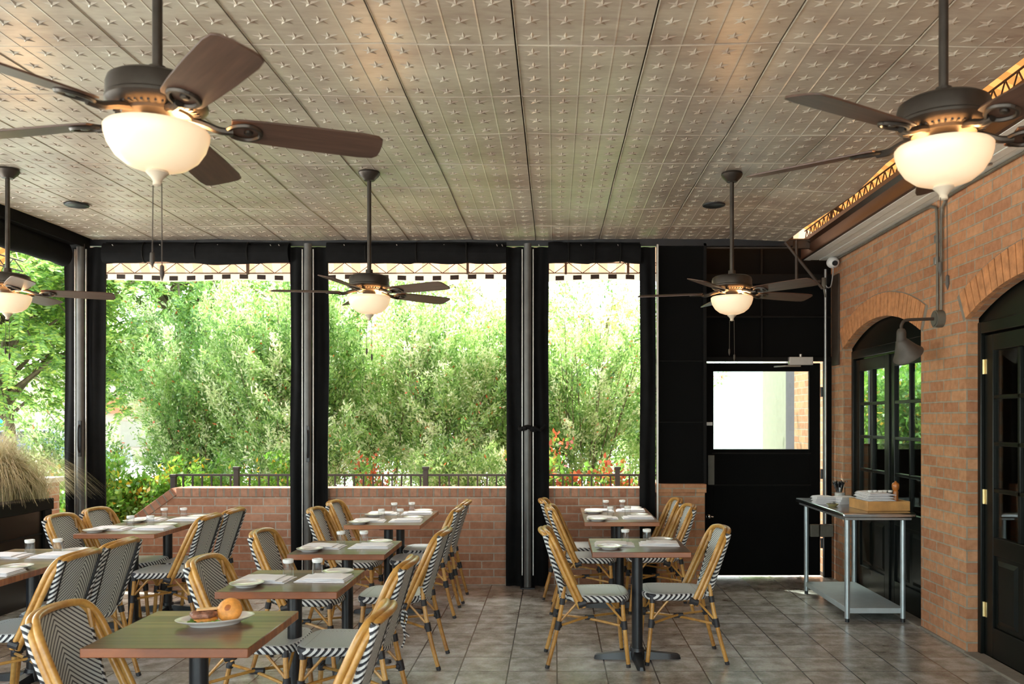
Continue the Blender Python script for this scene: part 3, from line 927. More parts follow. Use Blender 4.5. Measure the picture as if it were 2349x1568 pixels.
# cleats on the posts
def cleat(x, z, label):
    b = MB().box(-0.016, 0.016, -0.016, 0, -0.17, 0.17).tube(arc([(0, -0.014, -0.13), (0, -0.035, -0.09), (0, -0.035, 0.09), (0, -0.014, 0.13)], 4), 0.009, 8)
    o = b.build('cleat_handle', 'black_metal', bevel=0.003)
    o.location = (x, 7.964, z)
    tag(o, label, 'cleat', 'cleats on the posts')
cleat(-4.49, 1.42, 'long black cleat handle on the corner post')
cleat(-2.33, 1.37, 'long black cleat handle on the post between the wide openings')
b = MB()
b.tube([(0.075 * math.cos(t), 0.055 * math.sin(t), 0.012 * math.sin(3 * t)) for t in [2 * PI * i / 24 for i in range(25)]], 0.020, 8)
b.ball((0.06, -0.055, -0.01), 0.035, 8, (1.2, 0.6, 0.8)).ball((-0.02, -0.06, 0.0), 0.022, 8)
b.tube([(0.06, -0.06, 0), (0.12, -0.06, -0.02), (0.17, -0.05, 0.03)], 0.016, 6)
o = b.build('tie_strap', 'black_cloth'); o.location = (-0.255, 8.0, 1.52)
tag(o, 'black strap knotted round the post nearer the brick pillar', 'strap')

def curtain(x0, x1, y, label, seed, z0=0.01, z1=3.25):
    rr = random.Random(seed)
    ph = rr.uniform(0, 6)
    k = (x1 - x0) / 0.065
    def wav(u, v, s):
        x = x0 + (x1 - x0) * u + 0.004 * math.sin(v * 9 + ph)
        yy = y + s * 0.010 + 0.014 * math.sin(u * k * 2 * PI * 0.55 + ph + 0.8 * math.sin(v * 4 + ph)) + 0.006 * math.sin(v * 11 + u * 7)
        return (x, yy, z0 + (z1 - z0) * v)
    b = MB()
    b.grid(lambda u, v: wav(u, v, -1), 14, 30).grid(lambda u, v: wav(u, v, 1), 14, 30)
    n = 15 * 31
    for j in range(30):
        for i in (0, 14):
            a = j * 15 + i
            b.f.append((a, a + 15, a + 15 + n, a + n)); b.mi.append(0)
    o = b.build('black_curtain', 'black_cloth', angle=80)
    return tag(o, label, 'curtain', 'black curtains gathered at the posts')
curtain(-4.69, -4.52, 8.06, 'black curtain gathered on the planter side of the corner post', 1)
curtain(-4.49, -4.296, 8.06, 'black curtain gathered between the corner post and the first wide opening', 2)
curtain(-2.53, -2.36, 8.06, 'black curtain at the edge of the first wide opening', 3)
curtain(-2.33, -2.165, 8.06, 'black curtain at the edge of the middle opening', 4)
curtain(-0.462, -0.27, 8.06, 'black curtain between the middle opening and the strapped post', 5)
curtain(-0.24, -0.055, 8.06, 'black curtain between the strapped post and the narrow opening', 6)
curtain(0.82, 0.968, 8.06, 'black curtain between the narrow opening and the tall black board', 7)

def roll(A, B, label, seed, r=0.095, zc=3.195, drop=0.03):
    rr = random.Random(seed)
    A = Vector(A); B = Vector(B)
    d = (B - A).normalized()
    side = Vector((d.y, -d.x, 0))
    L = (B - A).length
    nb = int(L / 0.06)
    ph = [rr.uniform(0, 6) for _ in range(4)]
    e = empty('rolled_curtain', A.lerp(B, 0.5))
    loc = A.lerp(B, 0.5)
    tag(e, label, 'rolled curtain', 'black roll-up curtains under the ceiling edge')
    b = MB()
    def fn(u, v):
        s = u * L
        t = 2 * PI * v
        rad = r * (1 + 0.06 * math.sin(s * 5 + ph[0]) + 0.05 * math.sin(3 * t + s * 2.2 + ph[1]) + 0.03 * math.sin(s * 17 + t * 2 + ph[2]))
        for q in (0.22, 0.5, 0.78):
            rad *= 1 - 0.10 * math.exp(-((u - q) * L / 0.03) ** 2)
        dz = -drop * math.sin(PI * ((u * 1.5 + ph[3] / 6) % 1)) * 0.5
        p = A + d * s + side * (rad * 0.62 * math.cos(t)) + Vector((0, 0, rad * math.sin(t) + dz))
        return p - loc
    b.grid(fn, nb, 20)
    b.build('roll', 'black_cloth', e, angle=80)
    h = MB()
    h.grid(lambda u, v: A + d * (u * L) + side * (-0.035 + 0.008 * math.sin(u * L * 9 + ph[1])) + Vector((0, 0, 0.04 + (3.30 - zc - 0.04) * v)) - loc, nb, 3)
    h.build('hem', 'black_cloth', e, angle=80)
    for q in (0.22, 0.5, 0.78):
        st = MB()
        c = A + d * (q * L) - loc
        pts = [c + side * (r * 0.66 * math.cos(t)) + Vector((0, 0, r * 0.97 * math.sin(t))) for t in [2 * PI * i / 20 for i in range(21)]]
        pts = pts
        st.tube(pts, 0.008, 5)
        st.build('strap', 'black_trim', e)
    e.location = loc
    e.location.z = zc
    return e
roll((-4.30, 8.03, 0), (-2.53, 8.03, 0), 'black rolled curtain tied up over the first wide opening', 11)
roll((-2.17, 8.03, 0), (-0.46, 8.03, 0), 'black rolled curtain tied up over the middle opening', 12)
roll((-0.06, 8.03, 0), (0.82, 8.03, 0), 'short black rolled curtain tied up over the narrow opening', 13)
roll((-4.60, 3.0, 0), (-4.60, 7.90, 0), 'long black rolled curtain tied up above the planter', 14, r=0.12, zc=3.17)
# little hooks under the header
hk = MB()
for x in (-4.2, -3.75, -3.2, -2.7, -2.62, -2.0, -1.5, -1.05, -0.55, -0.5, -0.15, 0.25, 0.6):
    hk.tube(arc([(x, 8.05, 3.27), (x, 8.02, 3.255), (x + 0.008, 8.0, 3.245), (x, 7.985, 3.262)], 3), 0.004, 5)
struct(hk.build('trim_13', 'alu'), 'small bright hooks under the header rail')

# ------------------------------------------------------------------ ceiling fans
def blade_mesh():
    b = MB()
    n = 12
    top = []; pts = []
    prof = [(0.205, 0.050), (0.225, 0.058), (0.30, 0.064), (0.45, 0.070), (0.60, 0.072), (0.645, 0.066), (0.660, 0.050), (0.664, 0.02)]
    for x, w in prof: pts.append((x, w))
    poly = pts + [(x, -w) for x, w in reversed(pts)]
    b.prism(poly, -0.003, 0.003, 'z')
    return b
def make_fan(name_label):
    e = empty('ceiling_fan', (0, 0, 0))
    tag(e, name_label, 'ceiling fan', 'ceiling fans with lights')
    c = MB().lathe([(0.001, ZC), (0.072, ZC), (0.075, ZC - 0.012), (0.066, ZC - 0.030), (0.048, ZC - 0.048), (0.036, ZC - 0.062), (0.018, ZC - 0.066), (0.001, ZC - 0.066)], 28).build('canopy', 'bronze', e)
    MB().tube([(0, 0, ZC - 0.06), (0, 0, 2.62)], 0.0145, 14).build('downrod', 'bronze', e)
    prof = [(0.001, 2.650), (0.024, 2.648), (0.026, 2.622), (0.06, 2.616), (0.118, 2.606), (0.134, 2.596), (0.139, 2.580), (0.139, 2.545), (0.142, 2.540), (0.142, 2.532), (0.136, 2.524), (0.118, 2.510), (0.100, 2.506), (0.095, 2.498), (0.060, 2.494), (0.001, 2.494)]
    mh = MB().lathe(prof, 48).build('motor_housing', 'bronze', e, angle=30)
    vt = MB()
    for k in range(40):
        a = 2 * PI * k / 40
        T = Matrix.Rotation(a, 4, 'Z')
        vt.box(0.104, 0.120, -0.003, 0.003, 2.506, 2.513, T)
    vt.build('vent_ribs', 'black_metal', mh, smooth=False)
    MB().lathe([(0.001, 2.496), (0.044, 2.496), (0.046, 2.470), (0.050, 2.462), (0.044, 2.452), (0.001, 2.452)], 28).build('light_fitter', 'bronze', e)
    bl = [(0.141, 2.462), (0.146, 2.456), (0.145, 2.440), (0.136, 2.410), (0.116, 2.378), (0.086, 2.354), (0.050, 2.341), (0.001, 2.337)]
    MB().lathe(bl + [(0.001, 2.341), (0.049, 2.345), (0.084, 2.358), (0.113, 2.381), (0.132, 2.412), (0.140, 2.441), (0.136, 2.46)], 40).build('lamp_bowl', 'bowl', e, angle=60)
    MB().lathe([(0.001, 2.338), (0.030, 2.338), (0.032, 2.332), (0.018, 2.318), (0.012, 2.308), (0.013, 2.296), (0.001, 2.292)], 20).build('finial', 'finial', e)
    for k in range(5):
        a = 2 * PI * k / 5
        T = Matrix.Rotation(a, 4, 'Z') @ Matrix.Translation((0, 0, 2.490)) @ Matrix.Rotation(R(-13), 4, 'X')
        bo = blade_mesh().build('blade', 'blade', e, bevel=0.0015, angle=50)
        bo.matrix_local = T
        ir = MB()
        T2 = Matrix.Translation((0, 0, 0))
        ir.tube(arc([(0.085, 0, 0.014), (0.13, 0, 0.004), (0.17, 0, -0.010), (0.21, 0, -0.010)], 4), [0.012] * 13, 8)
        ir.tube(arc([(0.19, 0, -0.008), (0.215, 0.030, -0.007), (0.255, 0.040, -0.006), (0.285, 0.020, -0.006), (0.29, 0, -0.006)], 4), 0.0075, 6)
        ir.tube(arc([(0.19, 0, -0.008), (0.215, -0.030, -0.007), (0.255, -0.040, -0.006), (0.285, -0.020, -0.006), (0.29, 0, -0.006)], 4), 0.0075, 6)
        ir.lathe([(0.001, -0.012), (0.012, -0.011), (0.014, -0.004), (0.001, -0.003)], 12, Matrix.Translation((0.255, 0, 0)))
        ir.build('blade_iron', 'bronze', bo)
    ch = MB()
    ch.tube([(0.012, -0.01, 2.30), (0.013, -0.012, 2.06)], 0.0016, 5).tube([(-0.012, 0.01, 2.30), (-0.014, 0.01, 2.10)], 0.0016, 5)
    ch.lathe([(0.001, 2.06), (0.006, 2.055), (0.007, 2.03), (0.001, 2.01)], 10, Matrix.Translation((0.013, -0.012, 0)))
    ch.lathe([(0.001, 2.10), (0.006, 2.095), (0.007, 2.07), (0.001, 2.05)], 10, Matrix.Translation((-0.014, 0.010, 0)))
    ch.build('pull_chain', 'brown_metal', e)
    return e
FANS = [(-1.18, 2.50, 23, 'large dark ceiling fan with glowing bowl nearest the food table'),
        (-3.79, 5.83, 23, 'dark ceiling fan with lit bowl hanging near the planter opening'),
        (-1.297, 5.89, 43, 'dark ceiling fan with lit bowl hanging before the middle opening'),
        (1.248, 5.92, 22, 'dark ceiling fan with lit bowl hanging before the black exit door boards'),
        (1.23, 2.66, 68, 'dark ceiling fan with glowing bowl beside the striped awning gap')]
proto = None
for x, y, a, lab in FANS:
    if proto is None:
        o = proto = make_fan(lab)
    else:
        o = copy_tree(proto)
        o['label'] = lab
    o.location = (x, y, 0); o.rotation_euler = (0, 0, R(a))
    L = bpy.data.lights.new('bulb', 'POINT')
    L.energy = 2.8; L.color = (1.0, 0.56, 0.24); L.shadow_soft_size = 0.035
    lo = bpy.data.objects.new('bulb', L)
    C.objects.link(lo)
    lo.parent = o
    lo.location = (0.075, 0.0, 2.445)
for x, y, lab in ((-3.84, 6.76, 'flat round black ceiling speaker near the corner post'), (1.28, 6.76, 'flat round black ceiling speaker near the exit door')):
    o = MB().lathe([(0.001, -0.012), (0.080, -0.012), (0.088, -0.008), (0.092, 0.0), (0.001, 0.0)], 32).build('ceiling_speaker', 'black_metal')
    o.location = (x, y, ZC - 0.008)
    tag(o, lab, 'speaker', 'round speakers in the ceiling')

# ------------------------------------------------------------------ bistro chair
def leg_part(parent, pts, wrap_t, topwrap=True):
    P = arc(pts, 6)
    lg = MB().tube(P, 0.0135, 10).build('leg', 'rattan', parent)
    # joint wrap
    def at(z):
        for a, c in zip(P, P[1:]):
            if (a.z - z) * (c.z - z) <= 0:
                return a.lerp(c, (a.z - z) / (a.z - c.z + 1e-9))
        return P[0]
    w = MB().tube([at(0.300), at(0.245)], 0.0195, 12)
    w.ball(at(0.268) + Vector((-0.012 if at(0.268).x > 0 else 0.012, -0.012 if at(0.268).y > 0 else 0.012, 0)), 0.017, 6)
    w.build('joint_wrap', 'rattan_wrap', lg)
    MB().tube([at(0.445), at(0.405)], 0.0185, 10).build('seat_wrap', 'rattan_wrap', lg)
    MB().tube([at(0.022), (P[-1].x, P[-1].y, 0.0)], 0.0150, 10).build('foot_cap', 'rattan_wrap', lg)
    return lg
def seat_outline(n=48, g=0.0):
    out = []
    for k in range(n):
        t = 2 * PI * k / n
        c, s_ = math.cos(t), math.sin(t)
        e = 0.42
        x = math.copysign(abs(c) ** e, c) * (0.215 + g)
        y = math.copysign(abs(s_) ** e, s_)
        hw = 0.198 + 0.020 * (x / 0.215)
        y *= (hw + g)
        x += 0.006 - 0.018 * (y / 0.2) ** 2 * (1 if x > 0 else 0)
        out.append((x, y))
    return out
def make_chair():
    e = empty('bistro_chair')
    # seat
    b = MB()
    n = 48
    rings = [(-0.215, 0.458), (-0.14, 0.456), (-0.06, 0.460), (-0.022, 0.465), (-0.008, 0.463), (0.0, 0.456), (0.002, 0.440), (-0.002, 0.424), (-0.016, 0.418)]
    v = []; f = []; mi = []
    for i, (g, z) in enumerate(rings):
        if i == 0:
            ol = [(x * 0.02, y * 0.02) for x, y in seat_outline(n)]
        elif g < -0.05:
            k_ = 1 + g / 0.215
            ol = [(x * k_, y * k_) for x, y in seat_outline(n)]
        else:
            ol = seat_outline(n, g)
        v += [(x, y, z) for x, y in ol]
    for i in range(len(rings) - 1):
        b.cur = 0 if i < 4 else 1
        b.add([], [])
        for k in range(n):
            k2 = (k + 1) % n
            b.f.append((i * n + k, i * n + k2, (i + 1) * n + k2, (i + 1) * n + k)); b.mi.append(0 if i < 4 else 1)
    b.v = v
    b.f.append(tuple(range(n))); b.mi.append(0)
    b.f.append(tuple((len(rings) - 1) * n + k for k in range(n))); b.mi.append(1)
    b.build('seat', ['seat_top', 'weave_side'], e, angle=60)
    # backrest
    b = MB()
    def pf(u, v, th):
        s = u * 2 - 1
        hw = 0.150 + 0.030 * min(1, v * 1.3)
        drop = 0.0
        z = 0.455 + 0.398 * v - 0.035 * (1 - s * s) * (1 - v) ** 3
        x = -0.200 - 0.125 * v - 0.026 * (1 - s * s) + th
        return (x, s * hw, z)
    b.grid(lambda u, v: pf(u, v, 0.007), 14, 16).grid(lambda u, v: pf(u, v, -0.007), 14, 16)
    bk = b.build('backrest', 'chevron', e, angle=70, fix=False)
    for s in (0, 1):
        pts = [Vector(pf(s, v / 12, 0)) for v in range(-0, 13)]
        sg = -1 if s == 0 else 1
        b = MB().tube([p + Vector((-0.009, sg * 0.005, 0)) for p in pts], 0.0180, 10)
        ob = b.build('side_wrapping', 'weave_edge', e)
        MB().tube([p + Vector((-0.016, -sg * 0.016, 0)) for p in pts], 0.0095, 8).build('edge_cord', 'rattan_wrap', ob)
    # bottom wrapping
    pts = [Vector(pf(u / 12, 0, 0)) for u in range(13)]
    MB().tube(pts, 0.016, 8).build('lower_wrapping', 'weave_edge', e)
    # hoop of two canes
    for k, (dx, dz, ins) in enumerate(((0.0, 0.0, 0.0), (-0.027, -0.006, 0.004))):
        half = [(-0.085, 0.214, 0.395), (-0.126, 0.214, 0.480), (-0.176, 0.213, 0.590), (-0.228, 0.210, 0.705), (-0.270, 0.200, 0.797), (-0.302, 0.172, 0.850), (-0.324, 0.125, 0.867), (-0.338, 0.05, 0.873)]
        pts = [(x + dx, y - ins, z + dz) for x, y, z in half] + [(x + dx, -y + ins, z + dz) for x, y, z in reversed(half)]
        MB().tube(arc(pts, 5), 0.0148, 12).build('cane_hoop', 'rattan', e)
    for s in (-1, 1):
        MB().tube([(-0.075, s * 0.214, 0.425), (-0.125, s * 0.214, 0.410)], 0.024, 10).build('hoop_binding', 'rattan_wrap', e)
        # short cane from hoop to the top of the back
        MB().tube([(-0.298, s * 0.178, 0.835), (-0.285, s * 0.182, 0.755)], 0.012, 8).build('cane_spur', 'rattan', e)
    for s in (-1, 1):
        leg_part(e, [(0.165, s * 0.178, 0.440), (0.168, s * 0.182, 0.36), (0.176, s * 0.186, 0.27), (0.190, s * 0.190, 0.12), (0.203, s * 0.192, 0.0)], 0)
        leg_part(e, [(-0.212, s * 0.165, 0.520), (-0.225, s * 0.170, 0.42), (-0.248, s * 0.180, 0.30), (-0.280, s * 0.187, 0.16), (-0.325, s * 0.192, 0.0)], 0)
    # crossed stretcher
    b = MB()
    b.tube(arc([(0.175, 0.180, 0.268), (-0.035, 0.005, 0.285), (-0.245, -0.175, 0.268)], 5), 0.0085, 8)
    b.tube(arc([(0.175, -0.180, 0.262), (-0.035, -0.005, 0.272), (-0.245, 0.175, 0.262)], 5), 0.0085, 8)
    st = b.build('stretcher', 'rattan', e)
    MB().tube([(-0.068, 0, 0.280), (-0.005, 0, 0.280)], 0.017, 10).build('centre_wrap', 'rattan_wrap', st)
    for s in (-1, 1):
        for (a, c) in (((0.165, s * 0.180, 0.300), (0.055, s * 0.168, 0.425)), ((-0.235, s * 0.175, 0.300), (-0.130, s * 0.172, 0.415))):
            MB().tube([a, c], 0.0075, 8).build('brace', 'rattan', e)
        for a, c in (((0.168, s * 0.178, 0.300), (0.175, s * 0.07, 0.42)), ):
            MB().tube([a, c], 0.0075, 8).build('brace', 'rattan', e)
    return e

CH = [
 # x, y, rot, label
 (0.27, 5.62, 0, 'striped bistro chair on the post side of the small table before the exit door'),
 (0.80, 5.68, 180, 'striped bistro chair on the door side of the small table before the exit door'),
 (0.30, 7.09, 0, 'striped bistro chair, post side, front seat of the table by the brick pillar'),
 (0.23, 7.66, 0, 'striped bistro chair, post side, wall-end seat of the table by the brick pillar'),
 (0.82, 7.13, 180, 'striped bistro chair, pillar side, front seat of the table by the brick pillar'),
 (0.79, 7.68, 180, 'striped bistro chair, pillar side, wall-end seat of the table by the brick pillar'),
 (-1.63, 6.88, 0, 'striped bistro chair, planter side, front seat of the table under the middle opening'),
 (-1.63, 7.46, 0, 'striped bistro chair, planter side, wall-end seat of the table under the middle opening'),
 (-1.13, 6.97, 180, 'striped bistro chair, aisle side, front seat of the table under the middle opening'),
 (-1.12, 7.51, 180, 'striped bistro chair, aisle side, wall-end seat of the table under the middle opening'),
 (-1.59, 5.50, 0, 'striped bistro chair, planter side of the third table back from the food'),
 (-1.06, 5.58, 180, 'striped bistro chair with loose woven strands hanging beneath it'),
 (-1.52, 4.42, 0, 'striped bistro chair, planter side of the table just behind the food table'),
 (-1.09, 4.38, 180, 'striped bistro chair, aisle side of the table just behind the food table'),
 (-1.60, 3.26, 0, 'large striped bistro chair on the planter side of the food table'),
 (-0.995, 3.25, 180, 'large striped bistro chair on the aisle side of the food table'),
 (-3.45, 6.42, 0, 'striped bistro chair, post side, front seat of the table by the corner post'),
 (-3.42, 6.86, 0, 'striped bistro chair, post side, wall-end seat of the table by the corner post'),
 (-2.95, 6.42, 180, 'striped bistro chair, aisle side, front seat of the table by the corner post'),
 (-2.93, 6.86, 180, 'striped bistro chair, aisle side, wall-end seat of the table by the corner post'),
 (-2.93, 4.64, 180, 'striped bistro chair, front seat on the aisle side of the planter table'),
 (-2.93, 5.08, 180, 'striped bistro chair, far seat on the aisle side of the planter table'),
]
proto = None
rr = random.Random(2)
for x, y, a, lab in CH:
    if proto is None:
        o = proto = make_chair()
        tag(o, lab, 'chair', 'striped bistro chairs at the tables')
    else:
        o = copy_tree(proto)
        o['label'] = lab
    o.location = (x, y, 0.0); o.rotation_euler = (0, 0, R(a + rr.uniform(-2, 2)))
# loose woven strands
b = MB()
for k, (dx, dy, L, w) in enumerate(((0, 0, 0.22, 0.03), (0.02, 0.02, 0.30, -0.02), (-0.015, 0.03, 0.17, 0.01))):
    b.tube(arc([(dx, dy, 0.0), (dx + w, dy, -L * 0.4), (dx + w * 0.4, dy, -L * 0.8), (dx + w * 1.5, dy, -L)], 4), 0.0065, 6)
o = b.build('loose_strand', 'weave_edge'); o.location = (-0.98, 5.42, 0.425)
tag(o, 'frayed black and white woven strands dangling under a chair seat', 'strand')

# ------------------------------------------------------------------ tables
def make_table(W, D, name='dining_table'):
    e = empty(name)
    b = MB().box(-W / 2, W / 2, -D / 2, D / 2, 0.724, 0.76)
    b.build('tabletop', 'table_wood', e, bevel=0.004)
    ys = [0] if D < 0.9 else [-D / 4, D / 4]
    for y in ys:
        MB().tube([(0, y, 0.05), (0, y, 0.712)], 0.037, 20).build('pedestal', 'black_metal', e)
        MB().box(-0.20, 0.20, y - 0.035, y + 0.035, 0.712, 0.724).box(-0.035, 0.035, y - 0.20, y + 0.20, 0.712, 0.724).build('top_plate', 'black_metal', e, bevel=0.002)
        b = MB()
        for k in range(4):
            T = Matrix.Translation((0, y, 0)) @ Matrix.Rotation(k * PI / 2, 4, 'Z')
            poly = [(0.0, 0.036), (0.05, 0.036), (0.20, 0.030), (0.275, 0.026), (0.290, 0.012), (0.290, -0.012), (0.275, -0.026), (0.20, -0.030), (0.05, -0.036), (0.0, -0.036)]
            n = len(poly)
            v = [(a, c, 0.0) for a, c in poly] + [(a * 0.985, c * 0.72, 0.058 - 0.10 * a if a < 0.28 else 0.022) for a, c in poly]
            f = [tuple(range(n)), tuple(range(2 * n - 1, n - 1, -1))] + [(i, i + n, (i + 1) % n + n, (i + 1) % n) for i in range(n)]
            b.add(v, f, T)
        b.lathe([(0.001, 0.0), (0.055, 0.0), (0.055, 0.04), (0.043, 0.075), (0.001, 0.08)], 20, Matrix.Translation((0, y, 0)))
        b.build('cross_foot', 'black_metal', e, angle=40)
    return e
TB = {
 'food': (-1.435, 3.395, 0.62, 0.61, 'glossy wooden pedestal table holding the platter of food', 0, 'food table'),
 'second': (-1.36, 4.405, 0.60, 0.60, 'wooden pedestal table laid for two just behind the food table', 0, 'table just behind the food'),
 'third': (-1.365, 5.545, 0.61, 0.60, 'wooden pedestal table laid for two, third back from the food', 0, 'third table back from the food'),
 'middle': (-1.375, 7.24, 0.61, 1.08, 'long wooden table laid for four below the middle opening', 0, 'table under the middle opening'),
 'door': (0.555, 5.645, 0.63, 0.62, 'wooden pedestal table laid for two in front of the exit door', 0, 'table before the exit door'),
 'pillar': (0.555, 7.46, 0.62, 1.12, 'long wooden table laid for four beside the brick pillar', 0, 'table by the brick pillar'),
 'corner': (-3.24, 6.76, 0.60, 1.15, 'long wooden table laid for four near the corner post', 0, 'table by the corner post'),
 'planter': (-3.21, 4.88, 0.61, 1.20, 'long wooden table laid for four beside the black planter', 0, 'planter table'),
}
small = None; large = None
for k, (x, y, W, D, lab, a, nm) in TB.items():
    o = make_table(W, D)
    tag(o, lab, 'table', 'wooden pedestal tables')
    o.location = (x, y, 0)

# ------------------------------------------------------------------ table settings
def make_napkin():
    b = MB()
    W, D = 0.265, 0.185
    def lay(z0, z1, x0, x1, y0, y1, ph):
        nu, nv = 14, 10
        def top(u, v):
            e = min(u, 1 - u, v, 1 - v)
            k = min(1, e / 0.06)
            x = x0 + (x1 - x0) * u; y = y0 + (y1 - y0) * v
            return (x, y, z0 + (z1 - z0) * (0.35 + 0.65 * k) + 0.0015 * math.sin(x * 40 + ph) * k + 0.001 * math.sin(y * 55 + ph) * k)
        b.grid(top, nu, nv)
        n0 = len(b.v)
        pts = []
        for u, v in [(i / nu, 0) for i in range(nu)] + [(1, j / nv) for j in range(nv)] + [(1 - i / nu, 1) for i in range(nu)] + [(0, 1 - j / nv) for j in range(nv)]:
            pts.append(top(u, v))
        m = len(pts)
        b.add(pts + [(x * 1.004, y * 1.004, z0) for x, y, _ in pts], [(i, (i + 1) % m, (i + 1) % m + m, i + m) for i in range(m)] + [tuple(range(m, 2 * m))])
    lay(0, 0.007, -W / 2, W / 2, -D / 2, D / 2, 0)
    lay(0.0072, 0.014, -W / 2 + 0.004, W / 2 - 0.012, -D / 2 + 0.003, D / 2 - 0.010, 1.5)
    lay(0.0142, 0.020, -W / 2 + 0.010, W / 2 - 0.05, -D / 2 + 0.006, D / 2 - 0.016, 3)
    o = b.build('folded_napkin', 'napkin', angle=60)
    return o
def make_saucer():
    pr = [(0.001, 0.004), (0.045, 0.004), (0.048, 0.0), (0.052, 0.0), (0.054, 0.005), (0.075, 0.012), (0.0835, 0.017), (0.085, 0.019), (0.082, 0.0195), (0.070, 0.0145), (0.054, 0.009), (0.001, 0.008)]
    o = MB().lathe(pr, 40).build('side_plate', 'china', angle=50)
    return o
def make_glass():
    e = empty('water_glass')
    MB().lathe([(0.0285, 0.0), (0.0287, 0.074), (0.0262, 0.074), (0.0262, 0.0), (0.0285, 0.0)], 28).build('glass_wall', 'tumbler', e, angle=50)
    MB().lathe([(0.001, 0.068), (0.0255, 0.068), (0.0285, 0.0742), (0.0287, 0.086), (0.0265, 0.0885), (0.018, 0.0885), (0.014, 0.085), (0.001, 0.0845)], 28).build('glass_base', 'tumbler_base', e, angle=40)
    return e
P_NAP = P_SAU = P_GLA = None
def put(kind, x, y, z, rz, label, grp):
    global P_NAP, P_SAU, P_GLA
    if kind == 'napkin':
        if P_NAP is None: o = P_NAP = make_napkin()
        else: o = P_NAP.copy(); C.objects.link(o)
    elif kind == 'plate':
        if P_SAU is None: o = P_SAU = make_saucer()
        else: o = P_SAU.copy(); C.objects.link(o)
    else:
        if P_GLA is None: o = P_GLA = make_glass()
        else: o = copy_tree(P_GLA)
    o.location = (x, y, z); o.rotation_euler = (0, 0, R(rz))
    tag(o, label, {'napkin': 'napkin', 'plate': 'plate', 'glass': 'glass'}[kind], grp)
    return o
rr = random.Random(9)
ZT = 0.7605
def setting(tk, side, row, dy, ps, words_):
    """side -1: planter side, +1: other side; row gives the depth centre"""
    x, y, W, D, lab, a, nm = TB[tk]
    j = lambda s: rr.uniform(-s, s)
    nx = x + side * 0.150 + j(0.008)
    ny = y + dy + j(0.01)
    put('napkin', nx, ny, ZT, j(4) + (0 if side < 0 else 180), f'white folded napkin, {words_} of the {nm}', 'white folded napkins on the tables')
    px = x + side * 0.200 + j(0.008) if ps < 0 else x + side * 0.180
    py = ny + ps * 0.155
    put('plate', px, py, ZT, j(20), f'small white side plate, {words_} of the {nm}', 'white side plates on the tables')
    put('glass', x + side * 0.075 + j(0.006), ny + 0.125 + j(0.006), ZT, j(90), f'upturned clear tumbler, {words_} of the {nm}', 'upturned tumblers on the tables')
for tk, s1, s2 in (('second', 'planter side', 'aisle side'), ('third', 'planter side', 'aisle side'), ('door', 'post side', 'door side')):
    setting(tk, -1, 0, 0.0, -1, s1)
    setting(tk, 1, 0, 0.02, 1, s2)
for tk, s1, s2 in (('middle', 'planter side', 'aisle side'), ('pillar', 'post side', 'pillar side'), ('corner', 'post side', 'aisle side'), ('planter', 'planter side', 'aisle side')):
    D = TB[tk][3]
    for sy, rn in ((-1, 'front'), (1, 'far')):
        setting(tk, -1, 0, sy * D / 4 - 0.02, -1, f'{rn} place, {s1}')
        setting(tk, 1, 0, sy * D / 4, 1, f'{rn} place, {s2}')

# platter of food on the nearest table
fx, fy = -1.395, 3.46
pr = [(0.001, 0.006), (0.085, 0.006), (0.090, 0.0), (0.096, 0.0), (0.100, 0.006), (0.130, 0.018), (0.150, 0.026), (0.153, 0.029), (0.149, 0.030), (0.128, 0.0225), (0.098, 0.012), (0.001, 0.011)]
o = MB().lathe(pr, 56, sx=1.0, sy=0.62).build('oval_platter', 'china', angle=50)
o.location = (fx, fy, ZT); o.rotation_euler = (0, 0, R(24))
tag(o, 'oval white platter with an open sandwich on the food table', 'platter')
bz = ZT + 0.0125
e = empty('open_sandwich', (fx - 0.035, fy - 0.008, bz), R(10))
tag(e, 'open sandwich of bread, browned meat and cheese on the platter', 'sandwich')
MB().lathe([(0.001, 0.0), (0.038, 0.0), (0.046, 0.006), (0.046, 0.014), (0.040, 0.019), (0.001, 0.020)], 32).build('lower_bun', 'bread', e)
b = MB()
rr3 = random.Random(4)
def patty(u, v):
    t = 2 * PI * u
    a = PI * v
    r_ = 0.052 * (1 + 0.08 * math.sin(5 * t) + 0.05 * math.sin(11 * t + 1))
    q = abs(math.sin(a)) ** 0.4
    return (r_ * q * math.cos(t) - 0.008, r_ * q * math.sin(t) * 0.85 - 0.006, 0.031 - 0.014 * math.copysign(abs(math.cos(a)) ** 0.7, math.cos(a)) + 0.002 * math.sin(9 * t + 7 * a))
b.grid(patty, 40, 14)
b.build('meat_patty', 'meat', e, angle=80)
b = MB().prism([(-0.034, -0.016), (0.055, 0.002), (0.045, 0.034), (-0.040, 0.016)], 0.046, 0.052, 'z')
b.build('cheese_slice', 'cheese', e, bevel=0.002)
e = empty('bun_half', (fx + 0.052, fy + 0.020, bz + 0.040), R(-15))
e.rotation_euler = (R(60), R(-10), R(10))
tag(e, 'golden brown bun top leaning against the open sandwich', 'bun')
MB().lathe([(0.001, 0.034), (0.016, 0.033), (0.032, 0.028), (0.045, 0.018), (0.051, 0.004), (0.049, -0.008), (0.044, -0.012), (0.001, -0.013)], 40).build('crust', 'bread', e, angle=80)
b = MB()
b.grid(lambda u, v: ((0.0005 + 0.024 * v) * math.cos(2 * PI * u) * (1 + 0.12 * math.sin(4 * PI * u)), (0.0005 + 0.024 * v) * math.sin(2 * PI * u), 0.0350 - 0.0065 * v * v), 24, 4)
mt = plain('bread_dark', (0.42, 0.12, 0.02), 0.5, var=0.3, nscale=40)
b.build('browned_top', mt, e, angle=80)
b = MB()
rr4 = random.Random(6)
